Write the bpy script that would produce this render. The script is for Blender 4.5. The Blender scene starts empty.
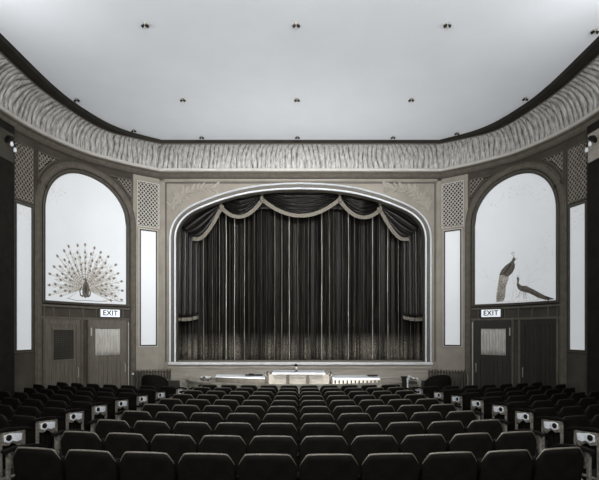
import bpy, bmesh, math, random
from mathutils import Vector, noise
random.seed(7)
PI = math.pi
C = bpy.context.scene.collection
X0 = 0.03          # the hall's axis lies a touch right of the camera

# ------------------------------------------------------------------ materials
def tone(v, t=0):
    """old-print sepia: warm in the shadows, neutral/cool in the whites"""
    w = max(0, min(1, v / 0.7)) ** 1.5
    return (v * (1.12 - .17 * w), v * (1.0), v * (.80 + .26 * w), 1)

def mat(name, v, rough=.6, metal=0.0, var=.15, scale=6, bump=0.0, bscale=40, coat=0.0, spec=.5, v2=None, stretch=(1, 1, 1), emit=0.0, sheen=0.0, detail=5, cool=0):
    m = bpy.data.materials.new(name); m.use_nodes = True
    nt = m.node_tree; N = nt.nodes; L = nt.links
    b = N['Principled BSDF']
    b.inputs['Roughness'].default_value = rough
    b.inputs['Metallic'].default_value = metal
    b.inputs['Specular IOR Level'].default_value = spec
    b.inputs['Coat Weight'].default_value = coat
    b.inputs['Coat Roughness'].default_value = .15
    b.inputs['Sheen Weight'].default_value = sheen
    tc = N.new('ShaderNodeTexCoord'); mp = N.new('ShaderNodeMapping')
    mp.inputs['Scale'].default_value = stretch
    L.new(tc.outputs['Object'], mp.inputs['Vector'])
    nz = N.new('ShaderNodeTexNoise'); nz.inputs['Scale'].default_value = scale; nz.inputs['Detail'].default_value = detail
    L.new(mp.outputs['Vector'], nz.inputs['Vector'])
    rp = N.new('ShaderNodeValToRGB')
    rp.color_ramp.elements[0].position = .3; rp.color_ramp.elements[1].position = .7
    hi = v2 if v2 is not None else v * (1 + var)
    rp.color_ramp.elements[0].color = tone(v * (1 - var)); rp.color_ramp.elements[1].color = tone(hi)
    if cool:
        for e in rp.color_ramp.elements: e.color = (e.color[1] * .96, e.color[1], e.color[1] * 1.04, 1)
    L.new(nz.outputs['Fac'], rp.inputs['Fac']); L.new(rp.outputs['Color'], b.inputs['Base Color'])
    if bump:
        n2 = N.new('ShaderNodeTexNoise'); n2.inputs['Scale'].default_value = bscale; n2.inputs['Detail'].default_value = 6
        L.new(mp.outputs['Vector'], n2.inputs['Vector'])
        bp = N.new('ShaderNodeBump'); bp.inputs['Strength'].default_value = bump; bp.inputs['Distance'].default_value = .02
        L.new(n2.outputs['Fac'], bp.inputs['Height']); L.new(bp.outputs['Normal'], b.inputs['Normal'])
    if emit:
        L.new(rp.outputs['Color'], b.inputs['Emission Color']); b.inputs['Emission Strength'].default_value = emit
    return m

M = {}
M['ceiling'] = mat('ceiling_plaster', .84, .85, var=.02, scale=1.2, bump=.12, bscale=5)
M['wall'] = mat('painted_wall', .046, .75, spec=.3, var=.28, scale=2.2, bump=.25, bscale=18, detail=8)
M['pier'] = mat('pier_in_shade', .010, .75, var=.35, scale=5, bump=.2, spec=.15)  # light falling off along the wall is put into the pier's colour
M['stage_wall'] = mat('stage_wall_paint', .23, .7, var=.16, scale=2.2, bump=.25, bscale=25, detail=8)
M['wall_trim'] = mat('wall_trim_paint', .085, .6, var=.2, scale=8, spec=.3)
M['dark_trim'] = mat('dark_trim_paint', .035, .55, var=.2)
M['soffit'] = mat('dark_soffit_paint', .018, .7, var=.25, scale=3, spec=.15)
M['lip'] = mat('cornice_lip_paint', .46, .45, var=.1, scale=5)
M['bright_bead'] = mat('silvered_bead', .85, .35, var=.12, scale=40, bump=.5, bscale=70)
M['mid_bead'] = mat('bronze_hollow', .075, .55, var=.2, scale=20)
M['relief'] = mat('relief_plaster', .34, .6, var=.15, scale=20)
M['lattice'] = mat('lattice_paint', .42, .5, var=.12, scale=12)
M['lattice_darker'] = mat('lattice_darker_paint', .22, .5, var=.2, scale=12)  # darker tone of the lattice
M['lattice_back'] = mat('lattice_backing', .012, .9, var=.2)
M['glass_lit'] = mat('backlit_opal_glass', .53, .3, var=.02, scale=1.2, emit=.52, cool=1)
M['paint_brown'] = mat('glass_paint_brown', .10, .7, var=.45, scale=25)
M['paint_dark'] = mat('glass_paint_dark', .03, .7, var=.4, scale=30)
M['paint_pale'] = mat('glass_paint_pale', .46, .7, var=.2, scale=20, emit=.42)
M['paint_mid'] = mat('glass_paint_buff', .30, .7, var=.35, scale=20, emit=.25)
M['door'] = mat('door_wood', .10, .5, var=.3, scale=5, stretch=(6, 6, .6), bump=.1)
M['door_dark'] = mat('dark_and_shaded_wood', .018, .5, var=.3, scale=5, stretch=(6, 6, .6), bump=.1)
M['curtain_pale'] = mat('door_curtain_cloth', .42, .8, var=.25, scale=10, stretch=(5, 5, .4))
M['brass'] = mat('worn_brass', .5, .35, metal=.8, var=.2)
M['chrome'] = mat('polished_nickel', .9, .4, metal=.25, var=.2, scale=20)
M['iron'] = mat('black_iron', .008, .5, metal=.2, var=.2, spec=.3)
M['stand_iron'] = mat('silvered_cast_iron', .24, .4, metal=.5, var=.5, scale=30, bump=.4, bscale=60)
M['seat_back'] = mat('black_leathercloth', .0055, .6, var=.35, scale=9, bump=.15, spec=.08)
M['seat_rim'] = mat('varnished_top_rail', .13, .3, var=.5, scale=5, coat=.5, spec=.4)
M['seat_cushion'] = mat('black_cushion', .004, .7, var=.3, spec=.1)
M['floor'] = mat('dark_floor', .012, .7, var=.3, scale=3)
M['stage_floor'] = mat('stage_boards', .30, .45, var=.15, scale=6, stretch=(.3, 6, 1))
M['nosing'] = mat('stage_nosing', .62, .4, var=.08, scale=6)
M['apron'] = mat('stage_front_paint', .27, .6, var=.18, scale=4, stretch=(.5, 1, 3))
M['velvet'] = mat('dark_velvet', .007, .36, var=.5, scale=8, stretch=(3, 3, .3), spec=.3)
M['fringe'] = mat('curtain_fringe', .15, .7, var=.3, scale=30, bump=.5, bscale=90)
M['radiator'] = mat('radiator_paint', .06, .4, metal=.2, var=.2)
M['armchair'] = mat('dark_plush', .005, .8, var=.3, scale=12, spec=.1)
M['white_paint'] = mat('white_enamel', .80, .35, var=.05)
M['console'] = mat('console_wood', .30, .45, var=.16, scale=6, stretch=(1, 1, 3))
M['console_dark'] = mat('console_inlay', .09, .45, var=.25, scale=10)
M['paper'] = mat('crumpled_paper', .6, .8, var=.2, scale=20)
M['bulb'] = mat('lit_bulb_glass', .8, .2, var=.02, emit=.6)
M['sign_box'] = mat('sign_box', .03, .5)
M['plate'] = mat('sconce_plate', .30, .45, var=.2, scale=12)
M['socket'] = mat('lamp_socket', .008, .6, spec=.2)
M['stem'] = mat('lamp_canopy', .35, .5)

def curtain_material():
    m = bpy.data.materials.new('stage_curtain_brocade'); m.use_nodes = True
    nt = m.node_tree; N = nt.nodes; L = nt.links; b = N['Principled BSDF']
    b.inputs['Roughness'].default_value = .42; b.inputs['Specular IOR Level'].default_value = .10
    tc = N.new('ShaderNodeTexCoord'); sep = N.new('ShaderNodeSeparateXYZ'); L.new(tc.outputs['Object'], sep.inputs[0])
    # woven border in the lowest 0.85 m of the cloth
    mr = N.new('ShaderNodeMapRange'); mr.inputs['From Min'].default_value = 2.20; mr.inputs['From Max'].default_value = 1.70
    L.new(sep.outputs['Z'], mr.inputs['Value'])
    vo = N.new('ShaderNodeTexVoronoi'); vo.inputs['Scale'].default_value = 7; L.new(tc.outputs['Object'], vo.inputs['Vector'])
    wv = N.new('ShaderNodeMath'); wv.operation = 'SINE'
    mu = N.new('ShaderNodeMath'); mu.operation = 'MULTIPLY'; mu.inputs[1].default_value = 38; L.new(vo.outputs['Distance'], mu.inputs[0]); L.new(mu.outputs[0], wv.inputs[0])
    nz = N.new('ShaderNodeTexNoise'); nz.inputs['Scale'].default_value = 22; nz.inputs['Detail'].default_value = 6; L.new(tc.outputs['Object'], nz.inputs['Vector'])
    ad = N.new('ShaderNodeMath'); ad.operation = 'MULTIPLY_ADD'; ad.inputs[1].default_value = .22; L.new(wv.outputs[0], ad.inputs[0]); L.new(nz.outputs['Fac'], ad.inputs[2])
    rp = N.new('ShaderNodeValToRGB'); rp.color_ramp.elements[0].position = .35; rp.color_ramp.elements[1].position = .75
    rp.color_ramp.elements[0].color = tone(.03); rp.color_ramp.elements[1].color = tone(.24); L.new(ad.outputs[0], rp.inputs['Fac'])
    mp = N.new('ShaderNodeMapping'); mp.inputs['Scale'].default_value = (9, 9, .5); L.new(tc.outputs['Object'], mp.inputs['Vector'])
    n3 = N.new('ShaderNodeTexNoise'); n3.inputs['Scale'].default_value = 2.5; L.new(mp.outputs[0], n3.inputs['Vector'])
    r3 = N.new('ShaderNodeValToRGB'); r3.color_ramp.elements[0].position = .45; r3.color_ramp.elements[1].position = .75
    r3.color_ramp.elements[0].color = tone(.003); r3.color_ramp.elements[1].color = tone(.014); L.new(n3.outputs['Fac'], r3.inputs['Fac'])
    mx = N.new('ShaderNodeMix'); mx.data_type = 'RGBA'
    n4 = N.new('ShaderNodeTexNoise'); n4.inputs['Scale'].default_value = 1; n4.inputs['Detail'].default_value = 3; mp4 = N.new('ShaderNodeMapping'); mp4.inputs['Scale'].default_value = (11, 2, .15); L.new(tc.outputs['Object'], mp4.inputs[0]); L.new(mp4.outputs[0], n4.inputs['Vector'])
    m4 = N.new('ShaderNodeMapRange'); m4.inputs['From Min'].default_value = .38; m4.inputs['From Max'].default_value = .58; m4.inputs['To Min'].default_value = .12; L.new(n4.outputs['Fac'], m4.inputs['Value'])  # vertical streaks darken the border: shade of fold valleys put into colour
    mm = N.new('ShaderNodeMath'); mm.operation = 'MULTIPLY'; L.new(mr.outputs[0], mm.inputs[0]); L.new(m4.outputs[0], mm.inputs[1])
    L.new(mm.outputs[0], mx.inputs[0]); L.new(r3.outputs['Color'], mx.inputs[6]); L.new(rp.outputs['Color'], mx.inputs[7])
    L.new(mx.outputs[2], b.inputs['Base Color'])
    return m
M['curtain'] = curtain_material()
M['fold_glint'] = mat('fold_highlight', .30, .4, var=.5, scale=3, stretch=(4, 4, .5))  # three pale tones standing for light on the curtain folds
M['fold_glint_mid'] = mat('fold_highlight_mid', .13, .45, var=.5, scale=3, stretch=(4, 4, .5))
M['fold_glint_dim'] = mat('fold_highlight_dim', .06, .45, var=.5, scale=3, stretch=(4, 4, .5))
M['swag_satin'] = mat('swag_satin', .004, .28, var=.5, scale=5, spec=.24)

def cove_material():
    m = bpy.data.materials.new('feathered_cove_plaster'); m.use_nodes = True
    nt = m.node_tree; N = nt.nodes; L = nt.links; b = N['Principled BSDF']; b.inputs['Roughness'].default_value = .6
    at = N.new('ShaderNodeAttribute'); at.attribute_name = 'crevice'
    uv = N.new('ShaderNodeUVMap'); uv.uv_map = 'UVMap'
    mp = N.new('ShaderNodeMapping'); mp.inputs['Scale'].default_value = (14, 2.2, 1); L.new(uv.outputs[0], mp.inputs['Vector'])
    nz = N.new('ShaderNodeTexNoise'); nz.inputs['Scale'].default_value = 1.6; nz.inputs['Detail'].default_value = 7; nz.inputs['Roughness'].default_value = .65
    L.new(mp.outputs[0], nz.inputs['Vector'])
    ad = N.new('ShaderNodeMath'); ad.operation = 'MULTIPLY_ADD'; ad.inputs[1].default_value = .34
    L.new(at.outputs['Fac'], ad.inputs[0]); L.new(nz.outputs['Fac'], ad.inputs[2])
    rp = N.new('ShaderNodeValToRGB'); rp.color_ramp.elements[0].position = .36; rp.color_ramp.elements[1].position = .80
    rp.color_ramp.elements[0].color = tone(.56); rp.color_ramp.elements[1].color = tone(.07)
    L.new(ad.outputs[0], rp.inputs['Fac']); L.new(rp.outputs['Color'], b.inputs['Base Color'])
    bp = N.new('ShaderNodeBump'); bp.inputs['Strength'].default_value = .6; bp.inputs['Distance'].default_value = .02
    L.new(nz.outputs['Fac'], bp.inputs['Height']); L.new(bp.outputs['Normal'], b.inputs['Normal'])
    return m
M['cove'] = cove_material()

# ------------------------------------------------------------------ mesh builder
class MB:
    def __init__(s): s.v = []; s.f = []
    def add(s, vs, fs):
        n = len(s.v); s.v += [tuple(p) for p in vs]; s.f += [tuple(i + n for i in f) for f in fs]; return s
    def box(s, a, b, T=None):
        (x0, y0, z0), (x1, y1, z1) = a, b
        vs = [(x0, y0, z0), (x1, y0, z0), (x1, y1, z0), (x0, y1, z0), (x0, y0, z1), (x1, y0, z1), (x1, y1, z1), (x0, y1, z1)]
        if T: vs = [T(*p) for p in vs]
        return s.add(vs, [(0, 3, 2, 1), (4, 5, 6, 7), (0, 1, 5, 4), (1, 2, 6, 5), (2, 3, 7, 6), (3, 0, 4, 7)])
    def loops(s, rings, closed=True, caps=True):
        """rings of equal length joined in sequence"""
        n = len(rings[0]); vs = [p for r in rings for p in r]; fs = []
        for i in range(len(rings) - 1):
            for j in range(n if closed else n - 1):
                k = (j + 1) % n
                fs.append((i * n + j, i * n + k, (i + 1) * n + k, (i + 1) * n + j))
        if caps and closed:
            fs.append(tuple(range(n - 1, -1, -1))); fs.append(tuple((len(rings) - 1) * n + j for j in range(n)))
        return s.add(vs, fs)
    def tube(s, path, r, n=8, closed=False):
        P = [Vector(p) for p in path]; rings = []
        for i, p in enumerate(P):
            a = P[i - 1] if i > 0 else (P[-1] if closed else p); b = P[i + 1] if i < len(P) - 1 else (P[0] if closed else p)
            t = (b - a).normalized() if (b - a).length > 1e-9 else Vector((0, 0, 1))
            u = t.cross(Vector((0, 0, 1))) if abs(t.z) < .9 else t.cross(Vector((0, 1, 0)))
            u.normalize(); w = t.cross(u)
            rr = r[i] if isinstance(r, (list, tuple)) else r
            rings.append([p + (u * math.cos(2 * PI * k / n) + w * math.sin(2 * PI * k / n)) * rr for k in range(n)])
        if closed: rings.append(rings[0])
        return s.loops(rings, True, not closed)
    def lathe(s, prof, c=(0, 0, 0), n=16, T=None):
        rings = [[(c[0] + r * math.cos(2 * PI * k / n), c[1] + r * math.sin(2 * PI * k / n), c[2] + z) for k in range(n)] for r, z in prof]
        if T: rings = [[T(*p) for p in r] for r in rings]
        return s.loops(rings)
    def prism(s, outline, d0, d1, T):
        """outline of 2-D points -> solid between depth d0 and d1 through T(a, b, d)"""
        n = len(outline)
        vs = [T(a, b, d0) for a, b in outline] + [T(a, b, d1) for a, b in outline]
        fs = [tuple(range(n)), tuple(range(2 * n - 1, n - 1, -1))] + [(i, n + i, n + (i + 1) % n, (i + 1) % n) for i in range(n)]
        return s.add(vs, fs)
    def grid(s, fn, nu, nv):
        vs = [fn(i / nu, j / nv) for i in range(nu + 1) for j in range(nv + 1)]
        fs = [(i * (nv + 1) + j, (i + 1) * (nv + 1) + j, (i + 1) * (nv + 1) + j + 1, i * (nv + 1) + j + 1) for i in range(nu) for j in range(nv)]
        return s.add(vs, fs)

def obj(name, mb, m, parent=None, smooth=False, recalc=True, bevel=0.0, world=True):
    me = bpy.data.meshes.new(name); me.from_pydata(mb.v, [], mb.f)
    if recalc:
        bm = bmesh.new(); bm.from_mesh(me); bmesh.ops.recalc_face_normals(bm, faces=bm.faces); bm.to_mesh(me); bm.free()
    me.materials.append(M[m] if isinstance(m, str) else m)
    if smooth:
        for p in me.polygons: p.use_smooth = True
        me.set_sharp_from_angle(angle=math.radians(50))
    o = bpy.data.objects.new(name, me); C.objects.link(o)
    if parent is not None:
        o.parent = parent
        if world:                                  # verts are in hall coordinates
            root = parent; off = Vector((0, 0, 0))
            while root is not None: off += root.location; root = root.parent
            o.location = -off
    if bevel:
        b = o.modifiers.new('bevel', 'BEVEL'); b.width = bevel; b.segments = 2; b.limit_method = 'ANGLE'
    return o

def thing(name, label, cat, loc=(0, 0, 0), rotz=0, group=None):
    o = bpy.data.objects.new(name, None); C.objects.link(o)
    o.location = loc; o.rotation_euler = (0, 0, rotz); o.empty_display_size = .2
    o['label'] = label; o['category'] = cat
    if group: o['group'] = group
    return o
def tag(o, label, cat, group=None):
    o['label'] = label; o['category'] = cat
    if group: o['group'] = group
    return o
def struct(o, label=None):
    o['kind'] = 'structure'
    if label: o['label'] = label
    return o
def dup(root, loc, rotz, label, group=None):
    r = root.copy(); C.objects.link(r); r.location = loc; r.rotation_euler = (0, 0, rotz)
    r['label'] = label
    if group: r['group'] = group
    for ch in list(root.children):
        c = ch.copy(); C.objects.link(c); c.parent = r
        for g in ch.children:
            d = g.copy(); C.objects.link(d); d.parent = c
    return r

# ------------------------------------------------------------------ plan of the hall (metres; +Y towards the stage, camera at the origin)
def catmull(P, n=24):
    Q = []; R = [(2 * P[0][0] - P[1][0], 2 * P[0][1] - P[1][1])] + P + [(2 * P[-1][0] - P[-2][0], 2 * P[-1][1] - P[-2][1])]
    for i in range(1, len(R) - 2):
        a, b, c, d = R[i - 1:i + 3]
        for k in range(n):
            t = k / n
            Q.append(tuple(.5 * (2 * b[j] + (c[j] - a[j]) * t + (2 * a[j] - 5 * b[j] + 4 * c[j] - d[j]) * t * t + (3 * b[j] - a[j] - 3 * c[j] + d[j]) * t ** 3) for j in (0, 1)))
    Q.append(P[-1]); return Q
class Plan:
    def __init__(s, P):
        s.Q = catmull(P); s.S = [0]
        for a, b in zip(s.Q, s.Q[1:]): s.S.append(s.S[-1] + math.dist(a, b))
    def at(s, t):
        S = s.S; i = 0
        if t <= 0: i = 0
        elif t >= S[-1]: i = len(S) - 2
        else:
            lo, hi = 0, len(S) - 1
            while hi - lo > 1:
                m = (lo + hi) // 2
                if S[m] <= t: lo = m
                else: hi = m
            i = lo
        a, b = s.Q[i], s.Q[i + 1]; L = S[i + 1] - S[i]; k = (t - S[i]) / L
        p = (a[0] + (b[0] - a[0]) * k, a[1] + (b[1] - a[1]) * k); d = ((b[0] - a[0]) / L, (b[1] - a[1]) / L)
        return p, d
    def sY(s, Y):
        for q, t in zip(s.Q, s.S):
            if q[1] <= Y: return t
        return s.S[-1]
REAR = -5.0; DP = 14.5; ZC = 7.86
WALL = Plan([(-4.33, 14.5), (-5.05, 13.97), (-5.55, 13.5), (-6.0, 12.98), (-6.42, 12.1), (-6.66, 11.3), (-6.76, 10.6), (-6.8, 9.5), (-6.8, 8), (-6.8, REAR)])
CT = Plan([(-4.08, 13.8), (-4.77, 13.36), (-5.24, 13.0), (-5.54, 12.43), (-5.78, 11.46), (-5.91, 10.6), (-5.93, 9.6), (-5.93, 8), (-5.93, REAR)])
CE = Plan([(-4.07, 13.79), (-4.74, 13.27), (-5.09, 12.84), (-5.32, 12.34), (-5.55, 11.5), (-5.63, 10.9), (-5.66, 10.2), (-5.66, 8), (-5.66, REAR)])

def T(side):
    """wall coordinates: s = metres along the wall from the stage corner, z = height, off = distance out from the wall; -1 left, +1 right"""
    def f(s, z, off):
        (x, y), (dx, dy) = WALL.at(s)
        nx, ny = -dy, dx
        if nx < 0 and s > .5: nx, ny = -nx, -ny
        xx = x + nx * off; yy = y + ny * off
        return ((xx if side < 0 else -xx) + X0, yy, z)
    return f
def normal_check():
    (x, y), (dx, dy) = WALL.at(2.0)
    return -dy, dx
assert normal_check()[0] > 0 and normal_check()[1] < 0

def floor_z(y): return .37 - .037 * (y - 3.9)

# ------------------------------------------------------------------ shell
m = MB()
for (ya, yb) in ((REAR, 14.5),):
    m.add([(-7.2, ya, floor_z(ya)), (7.2, ya, floor_z(ya)), (7.2, yb, floor_z(yb)), (-7.2, yb, floor_z(yb)),
           (-7.2, ya, -.3), (7.2, ya, -.3), (7.2, yb, -.3), (-7.2, yb, -.3)],
          [(0, 1, 2, 3), (7, 6, 5, 4), (0, 4, 5, 1), (1, 5, 6, 2), (2, 6, 7, 3), (3, 7, 4, 0)])
struct(obj('floor', m, 'floor'))

def wall_samples():
    S = [];
    s = 0; lim = WALL.sY(9.0)
    while s < lim: S.append(s); s += .08
    k = 0; e = WALL.S[-1]
    while s < e: S.append(s); s += 1.0
    S.append(e); return S
WS = wall_samples()
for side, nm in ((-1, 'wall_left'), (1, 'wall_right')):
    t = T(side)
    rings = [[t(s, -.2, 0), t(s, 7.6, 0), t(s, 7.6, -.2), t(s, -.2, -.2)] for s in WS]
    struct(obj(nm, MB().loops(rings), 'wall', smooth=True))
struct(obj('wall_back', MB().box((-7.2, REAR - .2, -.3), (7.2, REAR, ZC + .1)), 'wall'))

# ceiling: solid slab inside the ceiling line
def side_pts(plan, n=70):
    a = plan.sY(8.0); L = [plan.at(a * i / n)[0] for i in range(n)]
    e = plan.S[-1]; return L + [plan.at(a + (e - a) * i / 8)[0] for i in range(9)]
ce = side_pts(CE); ct = side_pts(CT)
left = [(x + X0, y) for x, y in ce]; right = [(-x + X0, y) for x, y in ce]
out = left[::-1] + right
m = MB(); n = len(out)
m.add([(x, y, ZC) for x, y in out] + [(x, y, ZC + .15) for x, y in out],
      [tuple(range(n)), tuple(range(2 * n - 1, n - 1, -1))] + [(i, (i + 1) % n, n + (i + 1) % n, n + i) for i in range(n)])
struct(obj('ceiling', m, 'ceiling'))

# the cornice: fascia, soffit, feathered cove and lip run round left wall, stage wall, right wall
def ring_path(pts):                      # a plan line on the left mirrored to the right, joined over the stage
    return [(x + X0, y) for x, y in pts][::-1] + [(-x + X0, y) for x, y in pts]
pe = ring_path(ce); pt = ring_path(ct)
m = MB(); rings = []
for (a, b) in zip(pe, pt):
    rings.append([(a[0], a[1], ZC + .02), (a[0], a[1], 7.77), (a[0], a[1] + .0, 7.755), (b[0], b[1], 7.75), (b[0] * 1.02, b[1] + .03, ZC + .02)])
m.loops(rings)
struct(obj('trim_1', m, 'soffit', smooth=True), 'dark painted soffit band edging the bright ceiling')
# thin fillet under the soffit
m = MB(); m.tube([(p[0], p[1] + .0, 7.745) for p in pt], .018, 6)
struct(obj('trim_2', m, 'wall_trim', smooth=True))
# lip
def lip_pts(off, n=70):
    a = WALL.sY(8.0); R = []
    e = WALL.S[-1]
    for s in [a * i / n for i in range(n)] + [a + (e - a) * i / 8 for i in range(9)]:
        (x, y), (dx, dy) = WALL.at(s)
        if s == 0:
            # mitre with the straight stage wall
            x2 = x + off * .33; y2 = y - off
            R.append((x2, y2)); continue
        R.append((x - dy * off, y + dx * off))
    return R
lp0 = [(0.0, 6.93), (.06, 6.94), (.10, 7.0), (.13, 7.03), (.14, 7.06), (.19, 7.075), (.20, 7.11), (.0, 7.11)]
lp = [(.19, 7.105), (.24, 7.11), (.25, 7.12), (.25, 7.165), (.23, 7.19), (.19, 7.19)]
rows = [ring_path(lip_pts(o)) for o, z in lp0]
struct(obj('trim_16', MB().loops([[(rows[k][i][0], rows[k][i][1], lp0[k][1]) for k in range(len(lp0))] for i in range(len(rows[0]))]), 'wall_trim', smooth=True))
rows = [ring_path(lip_pts(o)) for o, z in lp]
rings = [[(rows[k][i][0], rows[k][i][1], lp[k][1]) for k in range(len(lp))] for i in range(len(rows[0]))]
struct(obj('trim_3', MB().loops(rings), 'lip', smooth=True), 'pale moulded cornice lip below the feathered cove')
m = MB(); m.tube([(p[0], p[1], 6.955) for p in ring_path(lip_pts(.05))], .02, 6)
struct(obj('trim_4', m, 'dark_trim', smooth=True))

# feathered cove with relief plumes
lo = ring_path(lip_pts(.235)); hi = pt
def resample(P, N):
    S = [0]
    for a, b in zip(P, P[1:]): S.append(S[-1] + math.dist(a, b))
    R = []; j = 0
    for i in range(N + 1):
        t = S[-1] * i / N
        while j < len(S) - 2 and S[j + 1] < t: j += 1
        k = (t - S[j]) / (S[j + 1] - S[j]); R.append((P[j][0] + (P[j + 1][0] - P[j][0]) * k, P[j][1] + (P[j + 1][1] - P[j][1]) * k))
    return R
# keep index pairing: refine every segment of both lines the same way, by length of the lower line, visible part only
def refine(A, B, step):
    U = []; RA = []; RB = []; u = 0
    for i in range(len(A) - 1):
        L = math.dist(A[i], A[i + 1]); far = min(A[i][1], A[i + 1][1]) > 7.0
        n = max(1, int(round(L / (step if far else .25))))
        for k in range(n):
            t = k / n
            RA.append((A[i][0] + (A[i + 1][0] - A[i][0]) * t, A[i][1] + (A[i + 1][1] - A[i][1]) * t))
            RB.append((B[i][0] + (B[i + 1][0] - B[i][0]) * t, B[i][1] + (B[i + 1][1] - B[i][1]) * t)); U.append(u + L * t)
        u += L
    RA.append(A[-1]); RB.append(B[-1]); U.append(u); return RA, RB, U
RA, RB, U = refine(lo, hi, .022)
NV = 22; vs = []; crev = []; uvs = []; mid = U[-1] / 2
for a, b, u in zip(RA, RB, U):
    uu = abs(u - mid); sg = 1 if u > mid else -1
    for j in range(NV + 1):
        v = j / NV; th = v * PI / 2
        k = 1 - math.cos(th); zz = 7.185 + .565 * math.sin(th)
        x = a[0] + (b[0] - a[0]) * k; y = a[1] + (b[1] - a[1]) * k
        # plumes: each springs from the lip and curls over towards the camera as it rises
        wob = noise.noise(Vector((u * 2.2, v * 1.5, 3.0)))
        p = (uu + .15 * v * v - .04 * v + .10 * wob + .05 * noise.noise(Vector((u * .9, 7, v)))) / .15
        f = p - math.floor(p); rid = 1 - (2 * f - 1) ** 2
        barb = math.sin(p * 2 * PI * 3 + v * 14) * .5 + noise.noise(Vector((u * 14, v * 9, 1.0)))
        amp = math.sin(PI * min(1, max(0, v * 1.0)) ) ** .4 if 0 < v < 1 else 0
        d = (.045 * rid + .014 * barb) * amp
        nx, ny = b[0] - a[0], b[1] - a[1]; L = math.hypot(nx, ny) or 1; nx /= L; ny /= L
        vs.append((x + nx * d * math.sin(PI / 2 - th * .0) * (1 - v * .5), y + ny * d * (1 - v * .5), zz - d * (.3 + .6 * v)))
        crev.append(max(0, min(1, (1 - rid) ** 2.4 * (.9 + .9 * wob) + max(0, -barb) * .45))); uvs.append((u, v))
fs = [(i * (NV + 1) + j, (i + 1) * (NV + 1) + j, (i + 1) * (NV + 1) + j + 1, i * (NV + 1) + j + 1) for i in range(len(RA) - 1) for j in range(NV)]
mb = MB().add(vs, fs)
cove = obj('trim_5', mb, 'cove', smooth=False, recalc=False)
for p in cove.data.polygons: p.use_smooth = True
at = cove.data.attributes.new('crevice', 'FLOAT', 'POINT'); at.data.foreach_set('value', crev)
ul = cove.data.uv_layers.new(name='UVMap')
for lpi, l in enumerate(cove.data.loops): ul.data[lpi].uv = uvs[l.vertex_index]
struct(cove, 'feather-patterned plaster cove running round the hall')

# ------------------------------------------------------------------ stage wall with the arched opening
half = [(3.82, 0.9), (3.82, 3.0), (3.82, 5.12), (3.80, 5.28), (3.76, 5.41), (3.70, 5.54), (3.60, 5.67), (3.42, 5.83), (3.15, 5.98), (2.68, 6.17), (2.22, 6.32), (1.54, 6.48), (.77, 6.57), (0, 6.60)]
def smooth_path(P, n=6): return catmull(P, n)
halfs = [half[0], half[1]] + smooth_path(half[2:], 6)
openp = [(-x, z) for x, z in halfs] + [(x, z) for x, z in halfs[::-1][1:]]
def offset(P, d):
    R = []
    for i, p in enumerate(P):
        a = P[max(0, i - 1)]; b = P[min(len(P) - 1, i + 1)]
        tx, tz = b[0] - a[0], b[1] - a[1]; L = math.hypot(tx, tz); tx /= L; tz /= L
        R.append((p[0] - tz * d, p[1] + tx * d))
    return R
hole = offset(openp, .11)
m = MB(); n = len(hole)
ff = []; TOP = 7.4
for yy in (DP, DP + .2):
    base = len(m.v)
    vs = [(x + X0, yy, z) for x, z in hole] + [(x + X0, yy, TOP) for x, z in hole]
    m.v += vs
    for i in range(n - 1): m.f.append((base + i, base + i + 1, base + n + i + 1, base + n + i))
for i in range(n - 1): m.f.append((i, i + 1, 2 * n + i + 1, 2 * n + i))
for sx in (-1, 1):
    xa, xb = sorted((sx * 3.93 + X0, sx * 4.42 + X0)); m.box((xa, DP, -.2), (xb, DP + .2, TOP))
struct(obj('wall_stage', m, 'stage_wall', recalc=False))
# moulding swept round the opening: inner bead, hollow, outer bead
fr = thing('proscenium_frame', 'wide arched moulding with two silvery beads framing the stage opening', 'stage arch', (X0, DP, 1.3))
def sweep(profile, m):                 # profile of (offset, y)
    lines = [offset(openp, o) for o, y in profile]
    rings = [[(lines[k][i][0] + X0, profile[k][1], lines[k][i][1]) for k in range(len(profile))] for i in range(len(openp))]
    return m.loops(rings)
sweep([(0, DP + .2), (0, DP - .055), (.015, DP - .055), (.015, DP + .2)], mb := MB()); obj('reveal', mb, 'mid_bead', fr, smooth=True)
sweep([(.015, DP + .1), (.012, DP - .08), (.035, DP - .10), (.058, DP - .08), (.06, DP + .1)], mb := MB()); obj('inner_bead', mb, 'bright_bead', fr, smooth=True)
sweep([(.06, DP + .15), (.06, DP - .02), (.12, DP - .005), (.175, DP - .02), (.175, DP + .15)], mb := MB()); obj('hollow', mb, 'mid_bead', fr, smooth=True)
sweep([(.175, DP + .1), (.175, DP - .05), (.195, DP - .085), (.22, DP - .05), (.225, DP + .1)], mb := MB()); obj('outer_bead', mb, 'bright_bead', fr, smooth=True)
# panel border on the stage wall, its groove shadow as dark strips
m = MB(); m.box((-4.13 + X0, DP - .012, 6.80), (4.13 + X0, DP, 6.835))  # dark strips painted as the shadow line of a groove
for sx in (-1, 1): xa, xb = sorted((sx * 4.13 + X0, sx * 4.165 + X0)); m.box((xa, DP - .012, 1.3), (xb, DP, 6.835))
struct(obj('trim_6', m, 'dark_trim'))
m = MB(); m.box((-4.33 + X0, DP - .05, 6.86), (4.33 + X0, DP, 6.93))
for sx in (-1, 1): xa, xb = sorted((sx * 4.2 + X0, sx * 4.33 + X0)); m.box((xa, DP - .05, .0), (xb, DP, 6.93))
struct(obj('trim_7', m, 'stage_wall', bevel=.012))

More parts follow.
